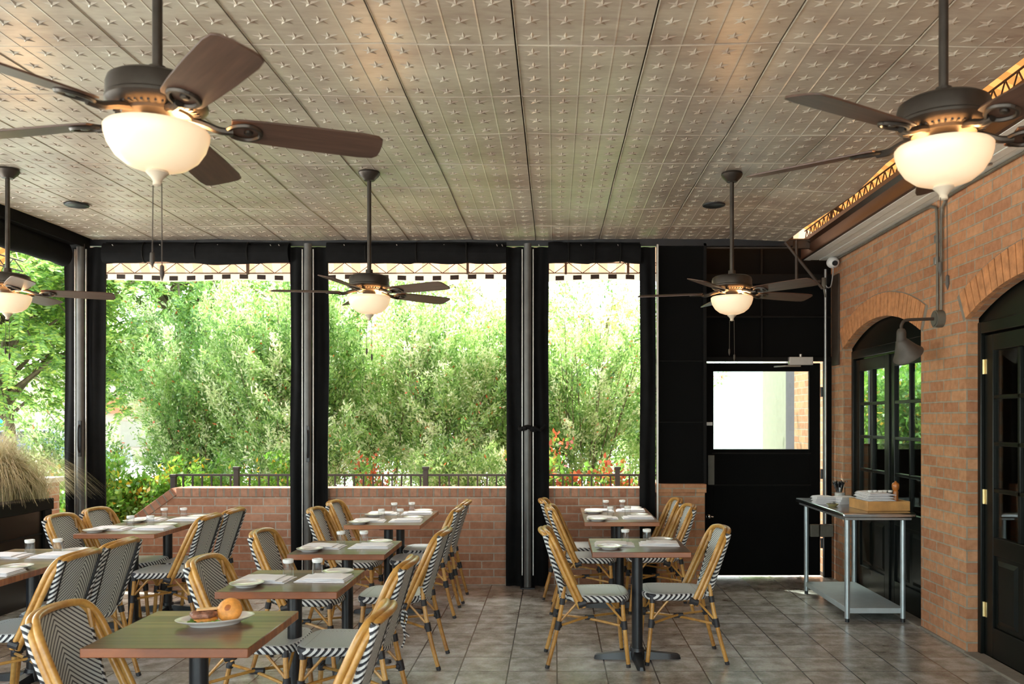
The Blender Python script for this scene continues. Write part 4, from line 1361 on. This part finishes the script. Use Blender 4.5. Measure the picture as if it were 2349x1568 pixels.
for i in range(26):
    a = rr4.uniform(PI * 0.85, PI * 1.85)
    r_ = rr4.uniform(0.045, 0.072)
    cx, cy = r_ * math.cos(a), r_ * math.sin(a) * 0.7
    T = Matrix.Translation((cx, cy, 0.006)) @ Matrix.Rotation(rr4.uniform(0, 6), 4, 'Z') @ Matrix.Rotation(rr4.uniform(-0.6, 0.6), 4, 'X')
    b.grid(lambda u, v: T @ Vector(((u - 0.5) * 0.026, (v - 0.5) * 0.014, 0.004 * math.sin(u * 6) * math.cos(v * 5))), 4, 3)
o = b.build('salad_greens', 'lettuce', angle=80); o.location = (fx - 0.03, fy - 0.008, bz)
tag(o, 'scattered green salad leaves round the open sandwich', 'salad', kind='stuff')

# ------------------------------------------------------------------ steel work table and what stands on it
e = empty('steel_work_table', (2.53, 7.20, 0))
tag(e, 'stainless steel work table against the black paned doors', 'work table')
b = MB().box(-0.285, 0.285, -0.66, 0.64, 0.835, 0.872)
b.build('tabletop', 'steel', e, bevel=0.010)
MB().box(-0.26, 0.26, -0.63, 0.61, 0.815, 0.835).build('apron', 'galvanised', e, bevel=0.003)
for sx in (-0.215, 0.225):
    for sy in (-0.545, 0.535):
        l_ = MB().tube([(sx, sy, 0.03), (sx, sy, 0.83)], 0.0205, 16).build('leg', 'steel_leg', e)
        MB().tube([(sx, sy, 0.0), (sx, sy, 0.03)], 0.017, 14).build('foot', 'black_metal', l_)
b = MB().box(-0.215, 0.225, -0.545, 0.535, 0.105, 0.112)
b.box(-0.215, 0.225, -0.552, -0.543, 0.070, 0.112).box(-0.222, -0.213, -0.545, 0.535, 0.070, 0.112).box(0.222, 0.231, -0.545, 0.535, 0.07, 0.112)
b.build('lower_shelf', 'shelf_steel', e, bevel=0.002)
zt_ = 0.8725
e = empty('wooden_tray', (2.645, 6.86, zt_), R(4))
tag(e, 'pale wooden tray with low sides on the steel table', 'tray')
MB().box(-0.16, 0.16, -0.16, 0.16, 0.0, 0.010).build('tray_floor', 'light_wood', e, bevel=0.001)
b = MB().box(-0.175, 0.175, -0.175, -0.160, 0, 0.078).box(-0.175, 0.175, 0.160, 0.175, 0, 0.078).box(-0.175, -0.160, -0.16, 0.16, 0, 0.078).box(0.160, 0.175, -0.16, 0.16, 0, 0.078)
b.build('tray_side', 'light_wood', e, bevel=0.003)
for i in range(6):
    for j in range(2):
        o = put('napkin', 2.61 + 0.01 * (i % 2), 6.80 + j * 0.155, zt_ + 0.0115 + i * 0.0215, (i * 2 - 4), f'folded white napkin in the wooden tray, {["front", "rear"][j]} stack, {["bottom", "second", "third", "fourth", "fifth", "top"][i]} one', 'white napkins stacked in the tray')
        o.scale = (0.85, 0.76, 1)
# small white cups on the stack
k_ = 0
for i in range(5):
    o = MB().lathe([(0.001, 0.0), (0.016, 0.0), (0.020, 0.016), (0.0185, 0.016), (0.015, 0.003), (0.001, 0.003)], 18).build('sauce_cup', 'china', angle=40)
    o.location = (2.55 + 0.045 * i * 0.9, 6.80 + 0.01 * (i % 2), zt_ + 0.0115 + 6 * 0.0215)
    tag(o, f'tiny white sauce cup on the napkins in the tray, {["first", "second", "third", "fourth", "fifth"][i]} along from the plates', 'cup', 'tiny sauce cups on the tray')
o = MB().lathe([(0.001, 0.0), (0.030, 0.0), (0.031, 0.012), (0.024, 0.024), (0.021, 0.05), (0.020, 0.10), (0.022, 0.135), (0.017, 0.145), (0.024, 0.152), (0.029, 0.170), (0.030, 0.190), (0.024, 0.205), (0.010, 0.212), (0.008, 0.22), (0.001, 0.222)], 28).build('pepper_mill', 'mill_wood', angle=50)
o.location = (2.755, 6.795, zt_ + 0.0105)
tag(o, 'turned reddish wood pepper mill standing in the tray', 'pepper mill')
for i in range(3):
    for j in range(2):
        o = put('napkin', 2.36 + j * 0.16, 7.36 - j * 0.04, zt_ + i * 0.0215, 20 * j - 8 + 5 * i, f'folded white napkin on bare steel, {["stack by the exit door", "stack by the bottles"][j]}, {["bottom", "middle", "top"][i]} one', 'white napkins on the steel')
        o.scale = (0.72, 0.9, 1)
# caddy of bottles
e = empty('jar_of_stoppers', (2.55, 7.52, zt_))
tag(e, 'clear jar crowded with black stoppers beside the napkins', 'jar')
MB().lathe([(0.001, 0.0), (0.045, 0.0), (0.048, 0.01), (0.048, 0.125), (0.045, 0.125), (0.045, 0.006), (0.001, 0.006)], 28).build('jar_wall', 'tumbler', e, angle=50)
MB().lathe([(0.001, 0.007), (0.044, 0.007), (0.044, 0.075), (0.001, 0.08)], 24).build('jar_contents', 'white_plastic', e)
b = MB()
rr5 = random.Random(8)
for i in range(16):
    a = rr5.uniform(0, 2 * PI); r_ = rr5.uniform(0.01, 0.055)
    b.tube([(r_ * 0.5 * math.cos(a), r_ * 0.5 * math.sin(a), 0.08), (r_ * math.cos(a), r_ * math.sin(a), 0.155)], 0.007, 6)
    b.ball((r_ * math.cos(a), r_ * math.sin(a), 0.16), 0.015, 5)
b.build('stoppers', 'black_metal', e)
b = MB()
for i in range(8):
    a = i * 0.8 + 0.2
    b.ball((0.06 * math.cos(a), 0.06 * math.sin(a), 0.176), 0.008, 4)
b.build('bright_tips', 'chrome', e)
o = MB().lathe([(0.001, 0.0), (0.030, 0.0), (0.045, 0.012), (0.052, 0.022), (0.049, 0.023), (0.042, 0.014), (0.028, 0.004), (0.001, 0.004)], 28).build('small_bowl', 'gold_dish')
o.location = (2.335, 7.07, zt_); tag(o, 'small olive bowl at the edge of the steel table', 'bowl')
b = MB()
for i in range(9):
    a = i * 2.4
    b.ball((0.018 * math.cos(a), 0.018 * math.sin(a), 0.014 + 0.004 * (i % 3)), 0.010, 5)
o = b.build('dark_pebbles', 'grey_box'); o.location = (2.335, 7.07, zt_); tag(o, 'small dark lumps heaped in the olive bowl', 'lumps', kind='stuff')

# ------------------------------------------------------------------ wall fittings
b = MB()
px, pz = XW - 0.028, 2.33
e = empty('gooseneck_lamp', (XW, 6.10, pz))
tag(e, 'grey gooseneck wall lamp with an angled bell shade by the arch', 'wall lamp')
MB().tube([(0.0, 0, 0), (-0.055, 0, 0)], 0.062, 24).tube([(-0.055, 0, 0), (-0.062, 0, 0)], 0.050, 20).build('mounting_box', 'grey_box', e, angle=40)
MB().tube(arc([(-0.06, 0, 0), (-0.12, 0, -0.002), (-0.23, 0, -0.006), (-0.275, 0, -0.015), (-0.295, 0, -0.045), (-0.296, 0, -0.075)], 5), 0.0115, 10).build('arm', 'brown_metal', e)
MB().lathe([(0.001, -0.070), (0.022, -0.072), (0.030, -0.085), (0.034, -0.10), (0.034, -0.165), (0.030, -0.17), (0.001, -0.17)], 24, Matrix.Translation((-0.296, 0, 0))).build('socket', 'lamp_grey', e, angle=40)
T = Matrix.Translation((-0.296, 0, -0.16)) @ Matrix.Rotation(R(-36), 4, 'Y') @ Matrix.Rotation(R(22), 4, 'X')
sh = MB().lathe([(0.030, 0.012), (0.042, 0.0), (0.060, -0.04), (0.085, -0.09), (0.108, -0.128), (0.112, -0.130), (0.105, -0.126), (0.080, -0.088), (0.055, -0.04), (0.036, 0.0)], 32, T)
sh.build('shade', 'lamp_grey', e, angle=50)
# conduits
def conduit(pts, label, r=0.011, mat='conduit', name='conduit_pipe'):
    o = MB().tube(arc(pts, 5), r, 8).build(name, mat)
    return tag(o, label, 'conduit')
conduit([(XW - 0.02, 6.07, 2.39), (XW - 0.02, 6.07, 2.7), (XW - 0.02, 6.07, 3.05), (XW - 0.02, 6.02, 3.15), (XW - 0.02, 5.85, 3.185), (XW - 0.02, 4.5, 3.185)], 'thin pipe rising from the gooseneck lamp then bending along the soffit')
conduit([(XW - 0.02, 6.13, 2.39), (XW - 0.02, 6.13, 2.7), (XW - 0.02, 6.14, 3.08), (XW - 0.02, 6.20, 3.165), (XW - 0.02, 6.5, 3.185), (XW - 0.02, 8.3, 3.185)], 'thin pipe rising from the gooseneck lamp and turning toward the exit door')
b = MB().box(-0.018, 0, -0.02, 0.02, -0.04, 0.04)
for y, z, l in ((6.09, 2.92, 'upper'), (6.10, 2.76, 'lower')):
    o = MB().box(-0.03, 0, -0.018, 0.018, -0.028, 0.028).build('pipe_clip', 'galvanised', bevel=0.003)
    o.location = (XW, y + 0.06, z); tag(o, f'{l} small metal clip beside the lamp pipes', 'clip', 'clips on the lamp pipes')
conduit([(2.24, 5.15, 3.36), (2.24, 5.15, 3.22), (2.25, 5.15, 3.14), (2.32, 5.15, 3.10), (2.42, 5.15, 3.11), (2.62, 5.15, 3.155), (2.70, 5.2, 3.18)], 'bright curved pipe dropping from the ceiling edge to the soffit', 0.009, 'galvanised')
conduit([(2.705, 8.40, 3.10), (2.705, 8.40, 2.9), (2.705, 8.40, 2.0), (2.705, 8.40, 1.0), (2.705, 8.40, 0.56)], 'long grey pipe running down the corner beside the exit door', 0.013, 'galvanised')
e = empty('junction_box', (2.69, 8.36, 0.50)); tag(e, 'grey electrical box at the foot of the corner pipe', 'electrical box')
MB().box(-0.06, 0.07, -0.04, 0.03, -0.06, 0.06).build('box_body', 'grey_box', e, bevel=0.006)
MB().box(-0.16, -0.07, -0.045, 0.0, -0.06, 0.065).build('box_cover', 'grey_box', e, bevel=0.01)
e = empty('security_camera', (2.74, 8.30, 3.145)); tag(e, 'white security camera with a dark lens tucked under the soffit', 'camera')
MB().ball((0, -0.02, 0), 0.062, 10, (1, 1, 0.9)).build('body', 'white_plastic', e)
MB().tube([(0.0, -0.060, -0.012), (0.0, -0.088, -0.018)], 0.026, 16).build('lens', 'black_metal', e)
MB().tube([(0, 0, 0.02), (0, 0.02, 0.055)], 0.03, 12).build('mount', 'white_plastic', e)
e = empty('hanging_socket', (2.64, 8.25, 2.93)); tag(e, 'small grey socket hanging on a cable below the security camera', 'socket')
MB().tube([(0, 0, 0.06), (0, 0, -0.05)], 0.020, 10).tube([(0.0, 0, -0.05), (0.015, 0, -0.13)], 0.008, 6).build('body', 'grey_box', e)
MB().tube(arc([(0, 0, 0.05), (0.03, 0, -0.03), (0.07, 0, -0.02), (0.09, 0, 0.10), (0.09, 0, 0.18)], 4), 0.006, 6).build('cable', 'galvanised', e)
o = MB().box(-0.02, 0.0, -0.10, 0.10, -0.58, 0.32).build('cable_tray', 'brown_metal', bevel=0.003)
o.location = (XW, 8.38, 2.72); tag(o, 'narrow dark metal cover plate on the brick corner', 'plate')
o = MB().box(4.95, 5.19, 10.80, 10.84, 2.28, 2.33).build('strip_light', 'warm_strip'); tag(o, 'orange glowing strip seen through the paned doors', 'strip light')

# ------------------------------------------------------------------ planter and grasses
e = empty('planter_box', (-4.76, 5.6, 0)); tag(e, 'long black wooden planter box by the side opening', 'planter')
b = MB().box(-0.24, 0.25, -2.2, 1.93, 0.0, 0.80)
b.build('box_body', 'black_paint', e, bevel=0.004)
MB().box(-0.25, 0.27, -2.22, 1.95, 0.80, 0.90).build('rim', 'black_trim', e, bevel=0.006)
for z in (0.33, 0.60):
    MB().box(0.250, 0.258, -2.2, 1.93, z - 0.006, z + 0.006).build('board_seam', 'black_trim', e, smooth=False)
for y in (1.86,):
    MB().box(0.25, 0.275, y - 0.05, y + 0.05, 0, 0.80).build('corner_board', 'black_trim', e, bevel=0.003)
o = MB().box(-0.22, 0.24, -2.15, 1.90, 0.9005, 0.905).build('soil', 'soil', e, smooth=False)

def fast_mesh(name, V, Fq, tint, mat, parent=None):
    me = bpy.data.meshes.new(name)
    nv, nf = len(V), len(Fq)
    k = Fq.shape[1]
    me.vertices.add(nv); me.vertices.foreach_set('co', V.astype(np.float32).ravel())
    me.loops.add(nf * k); me.loops.foreach_set('vertex_index', Fq.astype(np.int32).ravel())
    me.polygons.add(nf); me.polygons.foreach_set('loop_start', np.arange(0, nf * k, k, dtype=np.int32))
    me.polygons.foreach_set('loop_total', np.full(nf, k, dtype=np.int32))
    me.update(calc_edges=True)
    at = me.attributes.new('tint', 'FLOAT', 'FACE'); at.data.foreach_set('value', tint.astype(np.float32))
    me.materials.append(M[mat])
    o = bpy.data.objects.new(name, me); C.objects.link(o)
    if parent is not None: o.parent = parent
    return o
def leaves_at(rg, P, D, L, Wd, spread=0.9):
    """rhombus leaves: P positions, D preferred directions"""
    n = len(P)
    d = D + rg.normal(0, spread, (n, 3)); d /= np.linalg.norm(d, axis=1)[:, None] + 1e-9
    q = rg.normal(0, 1, (n, 3)); w = np.cross(d, q); w /= np.linalg.norm(w, axis=1)[:, None] + 1e-9
    nn = np.cross(d, w)
    ln = L * rg.uniform(0.6, 1.3, n)[:, None]; wd = Wd * rg.uniform(0.7, 1.3, n)[:, None]
    V = np.stack([P, P + d * ln * 0.45 + w * wd * 0.5 + nn * ln * 0.05, P + d * ln, P + d * ln * 0.45 - w * wd * 0.5 + nn * ln * 0.05], 1).reshape(-1, 3)
    F = np.arange(n * 4).reshape(n, 4)
    return V, F

def make_grass(x, y, z, n, L, seed, label, tone):
    rg = np.random.default_rng(seed)
    seg = 7
    V = []; F = []; T = []
    base = 0
    for i in range(n):
        a = rg.uniform(0, 2 * PI); out = rg.uniform(0.35, 1.25); l = L * rg.uniform(0.6, 1.1)
        bx, by = rg.normal(0, 0.055, 2)
        w = rg.uniform(0.0018, 0.0040)
        pa = np.array([-math.sin(a), math.cos(a), 0])
        for k in range(seg + 1):
            t = k / seg
            r_ = out * l * 0.75 * t ** 1.5
            h = l * (t * 1.05 - 0.85 * out * t ** 2.6)
            c = np.array([bx + r_ * math.cos(a), by + r_ * math.sin(a), max(h, -0.45)])
            ww = w * (1 - t * 0.85)
            V += [c - pa * ww, c + pa * ww]
        for k in range(seg):
            q = base + 2 * k
            F.append((q, q + 1, q + 3, q + 2)); T.append(tone + rg.uniform(-0.3, 0.3))
        base += 2 * (seg + 1)
    o = fast_mesh('ornamental_grass', np.array(V), np.array(F), np.array(T), 'leaf_grass')
    o.location = (x, y, z)
    tag(o, label, 'grass plant', 'grasses in the planter')
    return o
make_grass(-4.80, 7.22, 0.905, 4200, 0.86, 1, 'tan feathery grass tuft, the fuller one in the black planter', 0.6)
make_grass(-4.62, 7.42, 0.905, 500, 0.50, 2, 'thin drooping grass tuft at the post end of the black planter', 0.45)
make_grass(-4.80, 6.35, 0.905, 900, 0.65, 3, 'tan grass tuft at the open end of the black planter', 0.6)

# ------------------------------------------------------------------ fence behind the low wall
e = empty('metal_fence', (0, 8.95, 0)); tag(e, 'dark metal picket fence running behind the low brick wall', 'fence')
MB().box(-4.06, 2.6, -0.012, 0.012, 1.0, 1.022).box(-4.06, 2.6, -0.012, 0.012, 0.15, 0.172).build('rail', 'fence_metal', e, smooth=False)
for x in (-4.05, -3.38, -1.37, 0.67, 2.60):
    tall = 1.10 if x > -4 else 1.02
    p_ = MB().box(-0.026, 0.026, -0.026, 0.026, 0, tall - 0.03).box(-0.034, 0.034, -0.034, 0.034, tall - 0.03, tall).build('fence_post', 'fence_metal', e, bevel=0.003)
    p_.location = (x, 0, 0)
proto_p = None
x = -3.95
while x < 2.55:
    if min(abs(x - q) for q in (-3.38, -1.37, 0.67)) > 0.05:
        if proto_p is None:
            q = proto_p = MB().box(-0.008, 0.008, -0.008, 0.008, 0.1, 1.005).build('picket', 'fence_metal', e, smooth=False)
        else:
            q = proto_p.copy(); C.objects.link(q)
        q.location = (x, 0, 0)
    x += 0.101

# ------------------------------------------------------------------ planting outside
def shrub(x, y, h, spread, nst, nl, seed, label, cat='shrub', mat='leaf_hedge', L=0.060, W=0.020, lean=(0, 0), up=1.0, start=0.08, jit=0.070, tint=(0.45, 0.16), name='garden_shrub', power=1.3, group='shrubs behind the fence', stem_r=0.012, sub=7, flat=0.6):
    rg = np.random.default_rng(seed)
    e = empty(name, (x, y, -0.06)); tag(e, label, cat, group)
    st = MB()
    S = []; Tt = []
    for i in range(nst):
        a = rg.uniform(0, 2 * PI); o_ = spread * math.sqrt(rg.uniform(0.02, 1.0))
        hh = h * rg.uniform(0.62, 1.0) * (1 - 0.22 * (o_ / spread) ** 2)
        bx, by = 0.18 * spread * math.cos(a) + rg.normal(0, 0.05), 0.18 * spread * flat * math.sin(a) + rg.normal(0, 0.05)
        ex, ey = o_ * math.cos(a) + lean[0] * hh, o_ * flat * math.sin(a) + lean[1] * hh
        wob = rg.normal(0, 0.05, 2)
        pts = []
        for k in range(9):
            t = k / 8
            pts.append(np.array([bx + (ex - bx) * t ** power + wob[0] * math.sin(t * 5), by + (ey - by) * t ** power + wob[1] * math.sin(t * 4), hh * t]))
        if i < 26:
            st.tube([tuple(p) for p in pts[:8]], [stem_r * (1 - 0.10 * k) for k in range(8)], 5)
        S.append(pts)
        for q in range(sub):
            t0 = rg.uniform(0.25, 0.9); k = int(t0 * 8); p0 = pts[k] * (1 - (t0 * 8 - k)) + pts[k + 1] * (t0 * 8 - k)
            d = np.array([rg.normal(0, 0.6), rg.normal(0, 0.6), 0.9 * up + rg.normal(0, 0.2)]); d /= np.linalg.norm(d)
            ln = h * rg.uniform(0.10, 0.22)
            S.append([p0 + d * ln * (k2 / 8) + np.array([0, 0, 0.1 * ln * (k2 / 8) ** 2]) for k2 in range(9)])
    S = np.array(S)
    ns = len(S)
    si = rg.integers(0, ns, nl)
    t = start + (1 - start) * rg.uniform(0, 1, nl) ** 0.68
    kk = np.minimum((t * 8).astype(int), 7); fr = (t * 8 - kk)[:, None]
    P = S[si, kk] * (1 - fr) + S[si, kk + 1] * fr
    D = S[si, kk + 1] - S[si, kk]; D /= np.linalg.norm(D, axis=1)[:, None] + 1e-9
    P = P + rg.normal(0, 1, (nl, 3)) * (jit * (1.15 - 0.75 * t))[:, None]
    P[:, 2] = np.maximum(P[:, 2], 0.06)
    V, F = leaves_at(rg, P, D * up, L, W, 0.7)
    tn = np.clip(rg.normal(tint[0], tint[1], nl) + 0.15 * (t - 0.5), 0, 0.88 if mat == 'leaf_hedge' else 0.97)
    lim = 0.88 if mat == 'leaf_hedge' else 0.97
    cl = np.clip(rg.normal(0.02, 0.26, ns), -0.36, 0.45)  # tint shift per branch; paler clumps paint highlights into the hedge leaves
    tn = np.clip(tn + cl[si], 0, lim)
    red = rg.uniform(0, 1, nl) < 0.010
    tn[red] = 1.0
    fast_mesh('foliage', V, F, tn, mat, e)
    st.build('stems', 'bark', e)
    return e
shrub(-4.55, 11.0, 3.9, 1.15, 50, 62000, 21, 'tall grey green shrub reaching the awning beside the corner post opening')
shrub(-3.35, 10.6, 4.3, 1.10, 52, 66000, 22, 'dense feathery shrub filling the first wide opening')
shrub(-2.25, 10.9, 4.2, 0.95, 44, 46000, 23, 'feathery shrub standing behind the post between the wide openings', tint=(0.50, 0.18))
shrub(-1.35, 10.5, 3.7, 0.85, 46, 46000, 24, 'pale rounded shrub behind the middle fence post', tint=(0.55, 0.18))
shrub(-0.45, 10.8, 3.7, 0.80, 42, 40000, 25, 'reddish tipped shrub behind the strapped post', tint=(0.52, 0.2))
shrub(0.30, 10.4, 4.1, 0.75, 28, 27000, 26, 'upright shrub with tall thin shoots in the narrow opening', lean=(0.08, 0), tint=(0.50, 0.18), jit=0.055)
shrub(1.15, 10.9, 4.0, 0.70, 26, 24000, 27, 'leaning shrub with thin shoots nearest the tall black board', lean=(0.10, 0), tint=(0.48, 0.18), jit=0.06)
shrub(-5.75, 9.9, 1.9, 0.75, 34, 16000, 28, 'lower grey green shrub between the corner post and the sloping wall end', tint=(0.45, 0.25))
shrub(-3.0, 9.9, 2.1, 0.75, 26, 14000, 29, 'lower spreading shrub just behind the fence in the first wide opening', tint=(0.5, 0.25))
shrub(-1.0, 9.8, 1.7, 0.70, 26, 12000, 30, 'lower spreading shrub just behind the fence in the middle opening', tint=(0.48, 0.18))
shrub(-5.0, 9.35, 1.3, 0.65, 34, 13000, 39, 'bright leafy bush beside the corner post outside the gap in the wall', mat='leaf_low', L=0.065, W=0.040, tint=(0.5, 0.25), name='leafy_bush', stem_r=0.005)
# low leafy plants with flowers and vine
shrub(-4.15, 9.6, 1.25, 0.65, 34, 14000, 31, 'low bright green bush with yellow flowers where the wall slopes down', mat='leaf_low', L=0.060, W=0.034, start=0.1, tint=(0.50, 0.18), name='flowering_bush', stem_r=0.006)
shrub(-3.15, 9.35, 1.35, 0.50, 18, 4000, 32, 'low leafy bush against the fence under the first wide opening', mat='leaf_low', L=0.055, W=0.030, tint=(0.4, 0.3), name='leafy_bush', stem_r=0.005)
shrub(-0.05, 9.30, 1.5, 0.55, 18, 2200, 33, 'green and red leaved vine on the fence beside the strapped post', mat='leaf_vine', L=0.070, W=0.050, tint=(0.55, 0.35), name='garden_vine', stem_r=0.005)
shrub(0.65, 9.30, 1.35, 0.45, 18, 2200, 34, 'green and red leaved vine on the fence in the narrow opening', mat='leaf_vine', L=0.065, W=0.045, tint=(0.6, 0.35), name='garden_vine', stem_r=0.005)
shrub(-2.0, 9.35, 1.4, 0.45, 12, 1100, 35, 'sparse orange tinted vine on the fence beside the middle curtain', mat='leaf_vine', L=0.055, W=0.03, tint=(0.6, 0.35), name='garden_vine', stem_r=0.005)
shrub(2.62, 10.7, 1.15, 0.13, 10, 900, 36, 'small green bush outside the exit door window', mat='leaf_low', L=0.06, W=0.035, name='leafy_bush', stem_r=0.005)
shrub(5.1, 12.6, 2.9, 0.8, 30, 14000, 37, 'green shrub seen through the paned doors and the room', mat='leaf_low', L=0.09, W=0.05, name='garden_shrub', jit=0.2)
shrub(6.2, 12.9, 2.9, 0.8, 30, 12000, 38, 'green shrub outside the far window of the dim room', mat='leaf_low', L=0.09, W=0.05, name='garden_shrub', jit=0.2)

def tree(x, y, h, crown, nbr, nleaf, seed, label, trunk_r=0.14, z0=1.4, L=0.075, W=0.026, mat='leaf_tree', tint=(0.5, 0.3), droop=0.3, squash=0.8):
    rg = np.random.default_rng(seed)
    e = empty('garden_tree', (x, y, -0.06)); tag(e, label, 'tree', 'trees beyond the patio')
    tr = MB()
    cz = (h + z0) / 2
    tp = [(0, 0, 0), (0.05, 0.02, h * 0.25), (-0.04, 0.03, h * 0.5), (0.03, 0, h * 0.85)]
    tr.tube(arc(tp, 4), [trunk_r * (1 - 0.065 * k) for k in range(13)], 10)
    P = []; D = []
    for i in range(nbr):
        a = rg.uniform(0, 2 * PI); z = rg.uniform(z0 * 0.9, h * 0.85)
        zt = z + rg.uniform(0.1, 0.6)
        rad = crown * rg.uniform(0.5, 1.0) * math.sqrt(max(0.1, 1 - ((zt - cz) / (h - z0) * 1.7) ** 2))
        e0 = np.array([0, 0, z]); e1 = np.array([rad * math.cos(a) * 0.55, rad * math.sin(a) * 0.55, zt + 0.25]); e2 = np.array([rad * math.cos(a), rad * math.sin(a), zt - droop * rg.uniform(0, 1)])
        tr.tube([tuple(e0), tuple(e1), tuple(e2)], [trunk_r * 0.30, trunk_r * 0.16, trunk_r * 0.05], 5)
        # fronds on the outer part, each a row of leaflets
        nf = 16
        for q in range(nf):
            t = rg.uniform(0.25, 1.0)
            b0 = e0 + (e1 - e0) * min(1, t * 2) if t < 0.5 else e1 + (e2 - e1) * (t * 2 - 1)
            fd = np.array([math.cos(a) + rg.normal(0, 0.9), math.sin(a) + rg.normal(0, 0.9), rg.normal(-0.1, 0.4)]); fd /= np.linalg.norm(fd)
            fl = rg.uniform(0.25, 0.5)
            m = max(3, nleaf // (nbr * nf))
            tt = np.linspace(0.1, 1, m)
            pp = b0 + rg.normal(0, 0.10, 3) + fd * fl * tt[:, None] + np.array([0, 0, -0.16]) * (tt ** 2)[:, None]
            sd = np.cross(fd, [0, 0, 1.0]); sd /= np.linalg.norm(sd) + 1e-9
            sg = np.where(np.arange(m) % 2 == 0, 1, -1)[:, None]
            P.append(pp); D.append(sd * sg + fd * 0.5 + np.array([0, 0, -0.25]))
    P = np.concatenate(P); D = np.concatenate(D)
    V, F = leaves_at(rg, P, D, L, W, 0.22)
    n = len(P)
    tn = np.clip(rg.normal(tint[0], tint[1], n), 0, 1)
    fast_mesh('foliage', V, F, tn, mat, e)
    tr.build('trunk', 'bark', e)
    return e
tree(-7.3, 11.2, 4.9, 1.95, 110, 95000, 41, 'leafy green tree with drooping fronds beyond the planter', trunk_r=0.10, z0=1.75)
tree(-5.7, 12.6, 5.2, 2.2, 90, 75000, 42, 'green tree with a bare trunk behind the sloping wall end', trunk_r=0.17, z0=1.9)
tree(-9.6, 14.0, 6.0, 2.8, 80, 60000, 43, 'green tree farther off beyond the planter opening', trunk_r=0.14, z0=1.9, L=0.10, W=0.04)
tree(-3.6, 15.5, 6.5, 2.6, 60, 36000, 44, 'tall tree showing above the dense feathery shrub', trunk_r=0.15, z0=1.5, L=0.10, W=0.04)
tree(-1.2, 16.5, 4.3, 2.4, 56, 30000, 45, 'pale green tree behind the hedge in the middle opening', trunk_r=0.14, z0=1.0, L=0.10, W=0.04, tint=(0.75, 0.25))
tree(1.0, 17.0, 3.9, 2.0, 46, 22000, 46, 'pale green tree behind the hedge in the narrow opening', trunk_r=0.12, z0=0.8, L=0.10, W=0.04, tint=(0.75, 0.25))

# ------------------------------------------------------------------ street beyond
e = empty('low_building', (-20.0, 33.0, -0.06)); tag(e, 'cream low building with cyan trim across the car park', 'building')
MB().box(-9, 9, 0, 4, 0, 3.8).build('wall', 'cream_wall', e, smooth=False)
MB().box(-9, -3.4, -0.9, -0.1, 1.7, 1.95).build('canopy', 'cyan_paint', e, bevel=0.01)
for x in (-1.7, 1.2):
    MB().box(x, x + 0.45, -0.12, 0, 0, 2.3).build('cyan_post', 'cyan_paint', e, smooth=False)
MB().box(2.3, 8.6, -0.3, 0, 1.9, 2.5).build('red_sign_band', 'red_paint', e, smooth=False)
for x in (-6.5, 3.0, 5.5):
    MB().box(x, x + 1.6, -0.05, 0.0, 0.6, 1.6).build('window', 'beige_wall', e, smooth=False)
def car(x, y, rz, mat, label):
    e = empty('parked_car', (x, y, -0.06), R(rz)); tag(e, label, 'car', 'cars in the car park')
    body = [(-2.2, 0.30), (-2.25, 0.62), (-2.1, 0.85), (-1.2, 0.95), (-0.6, 1.38), (0.7, 1.42), (1.5, 0.98), (2.15, 0.85), (2.25, 0.55), (2.15, 0.28)]
    n = len(body)
    v = []
    for s, k in ((-0.85, 0.92), (-0.80, 1), (0.80, 1), (0.85, 0.92)):
        pass
    secs = [(-0.86, 0.0), (-0.62, 1.0), (0.62, 1.0), (0.86, 0.0)]
    for (yy, up_) in secs:
        for (a, z) in body:
            zz = z if up_ else min(z, 0.92)
            v.append((a * (1.0 if up_ else 0.98), yy, zz))
    f = []
    for i in range(3):
        for k in range(n):
            k2 = (k + 1) % n
            f.append((i * n + k, i * n + k2, (i + 1) * n + k2, (i + 1) * n + k))
    f.append(tuple(range(n))); f.append(tuple(3 * n + k for k in range(n)))
    b = MB().add(v, f)
    b.build('car_body', mat, e, bevel=0.03, angle=50)
    gl = MB()
    gl.prism([(-1.05, 0.97), (-0.55, 1.34), (0.66, 1.38), (1.35, 0.99)], -0.74, 0.74, 'y')
    gl.build('windows', 'car_glass', e, smooth=False)
    for a in (-1.4, 1.4):
        for s in (-0.78, 0.78):
            w_ = MB().tube([(a, s - 0.11, 0.32), (a, s + 0.11, 0.32)], 0.33, 24).build('wheel', 'tyre', e, angle=50)
            MB().tube([(a, s - 0.12, 0.32), (a, s + 0.12, 0.32)], 0.20, 16).build('hubcap', 'alu', w_, angle=50)
car(-13.9, 22.5, 4, 'car_silver', 'pale blue grey car parked behind the corner post')
car(-19.6, 28.5, 10, 'car_dark', 'dark grey car parked beyond the tan grass')
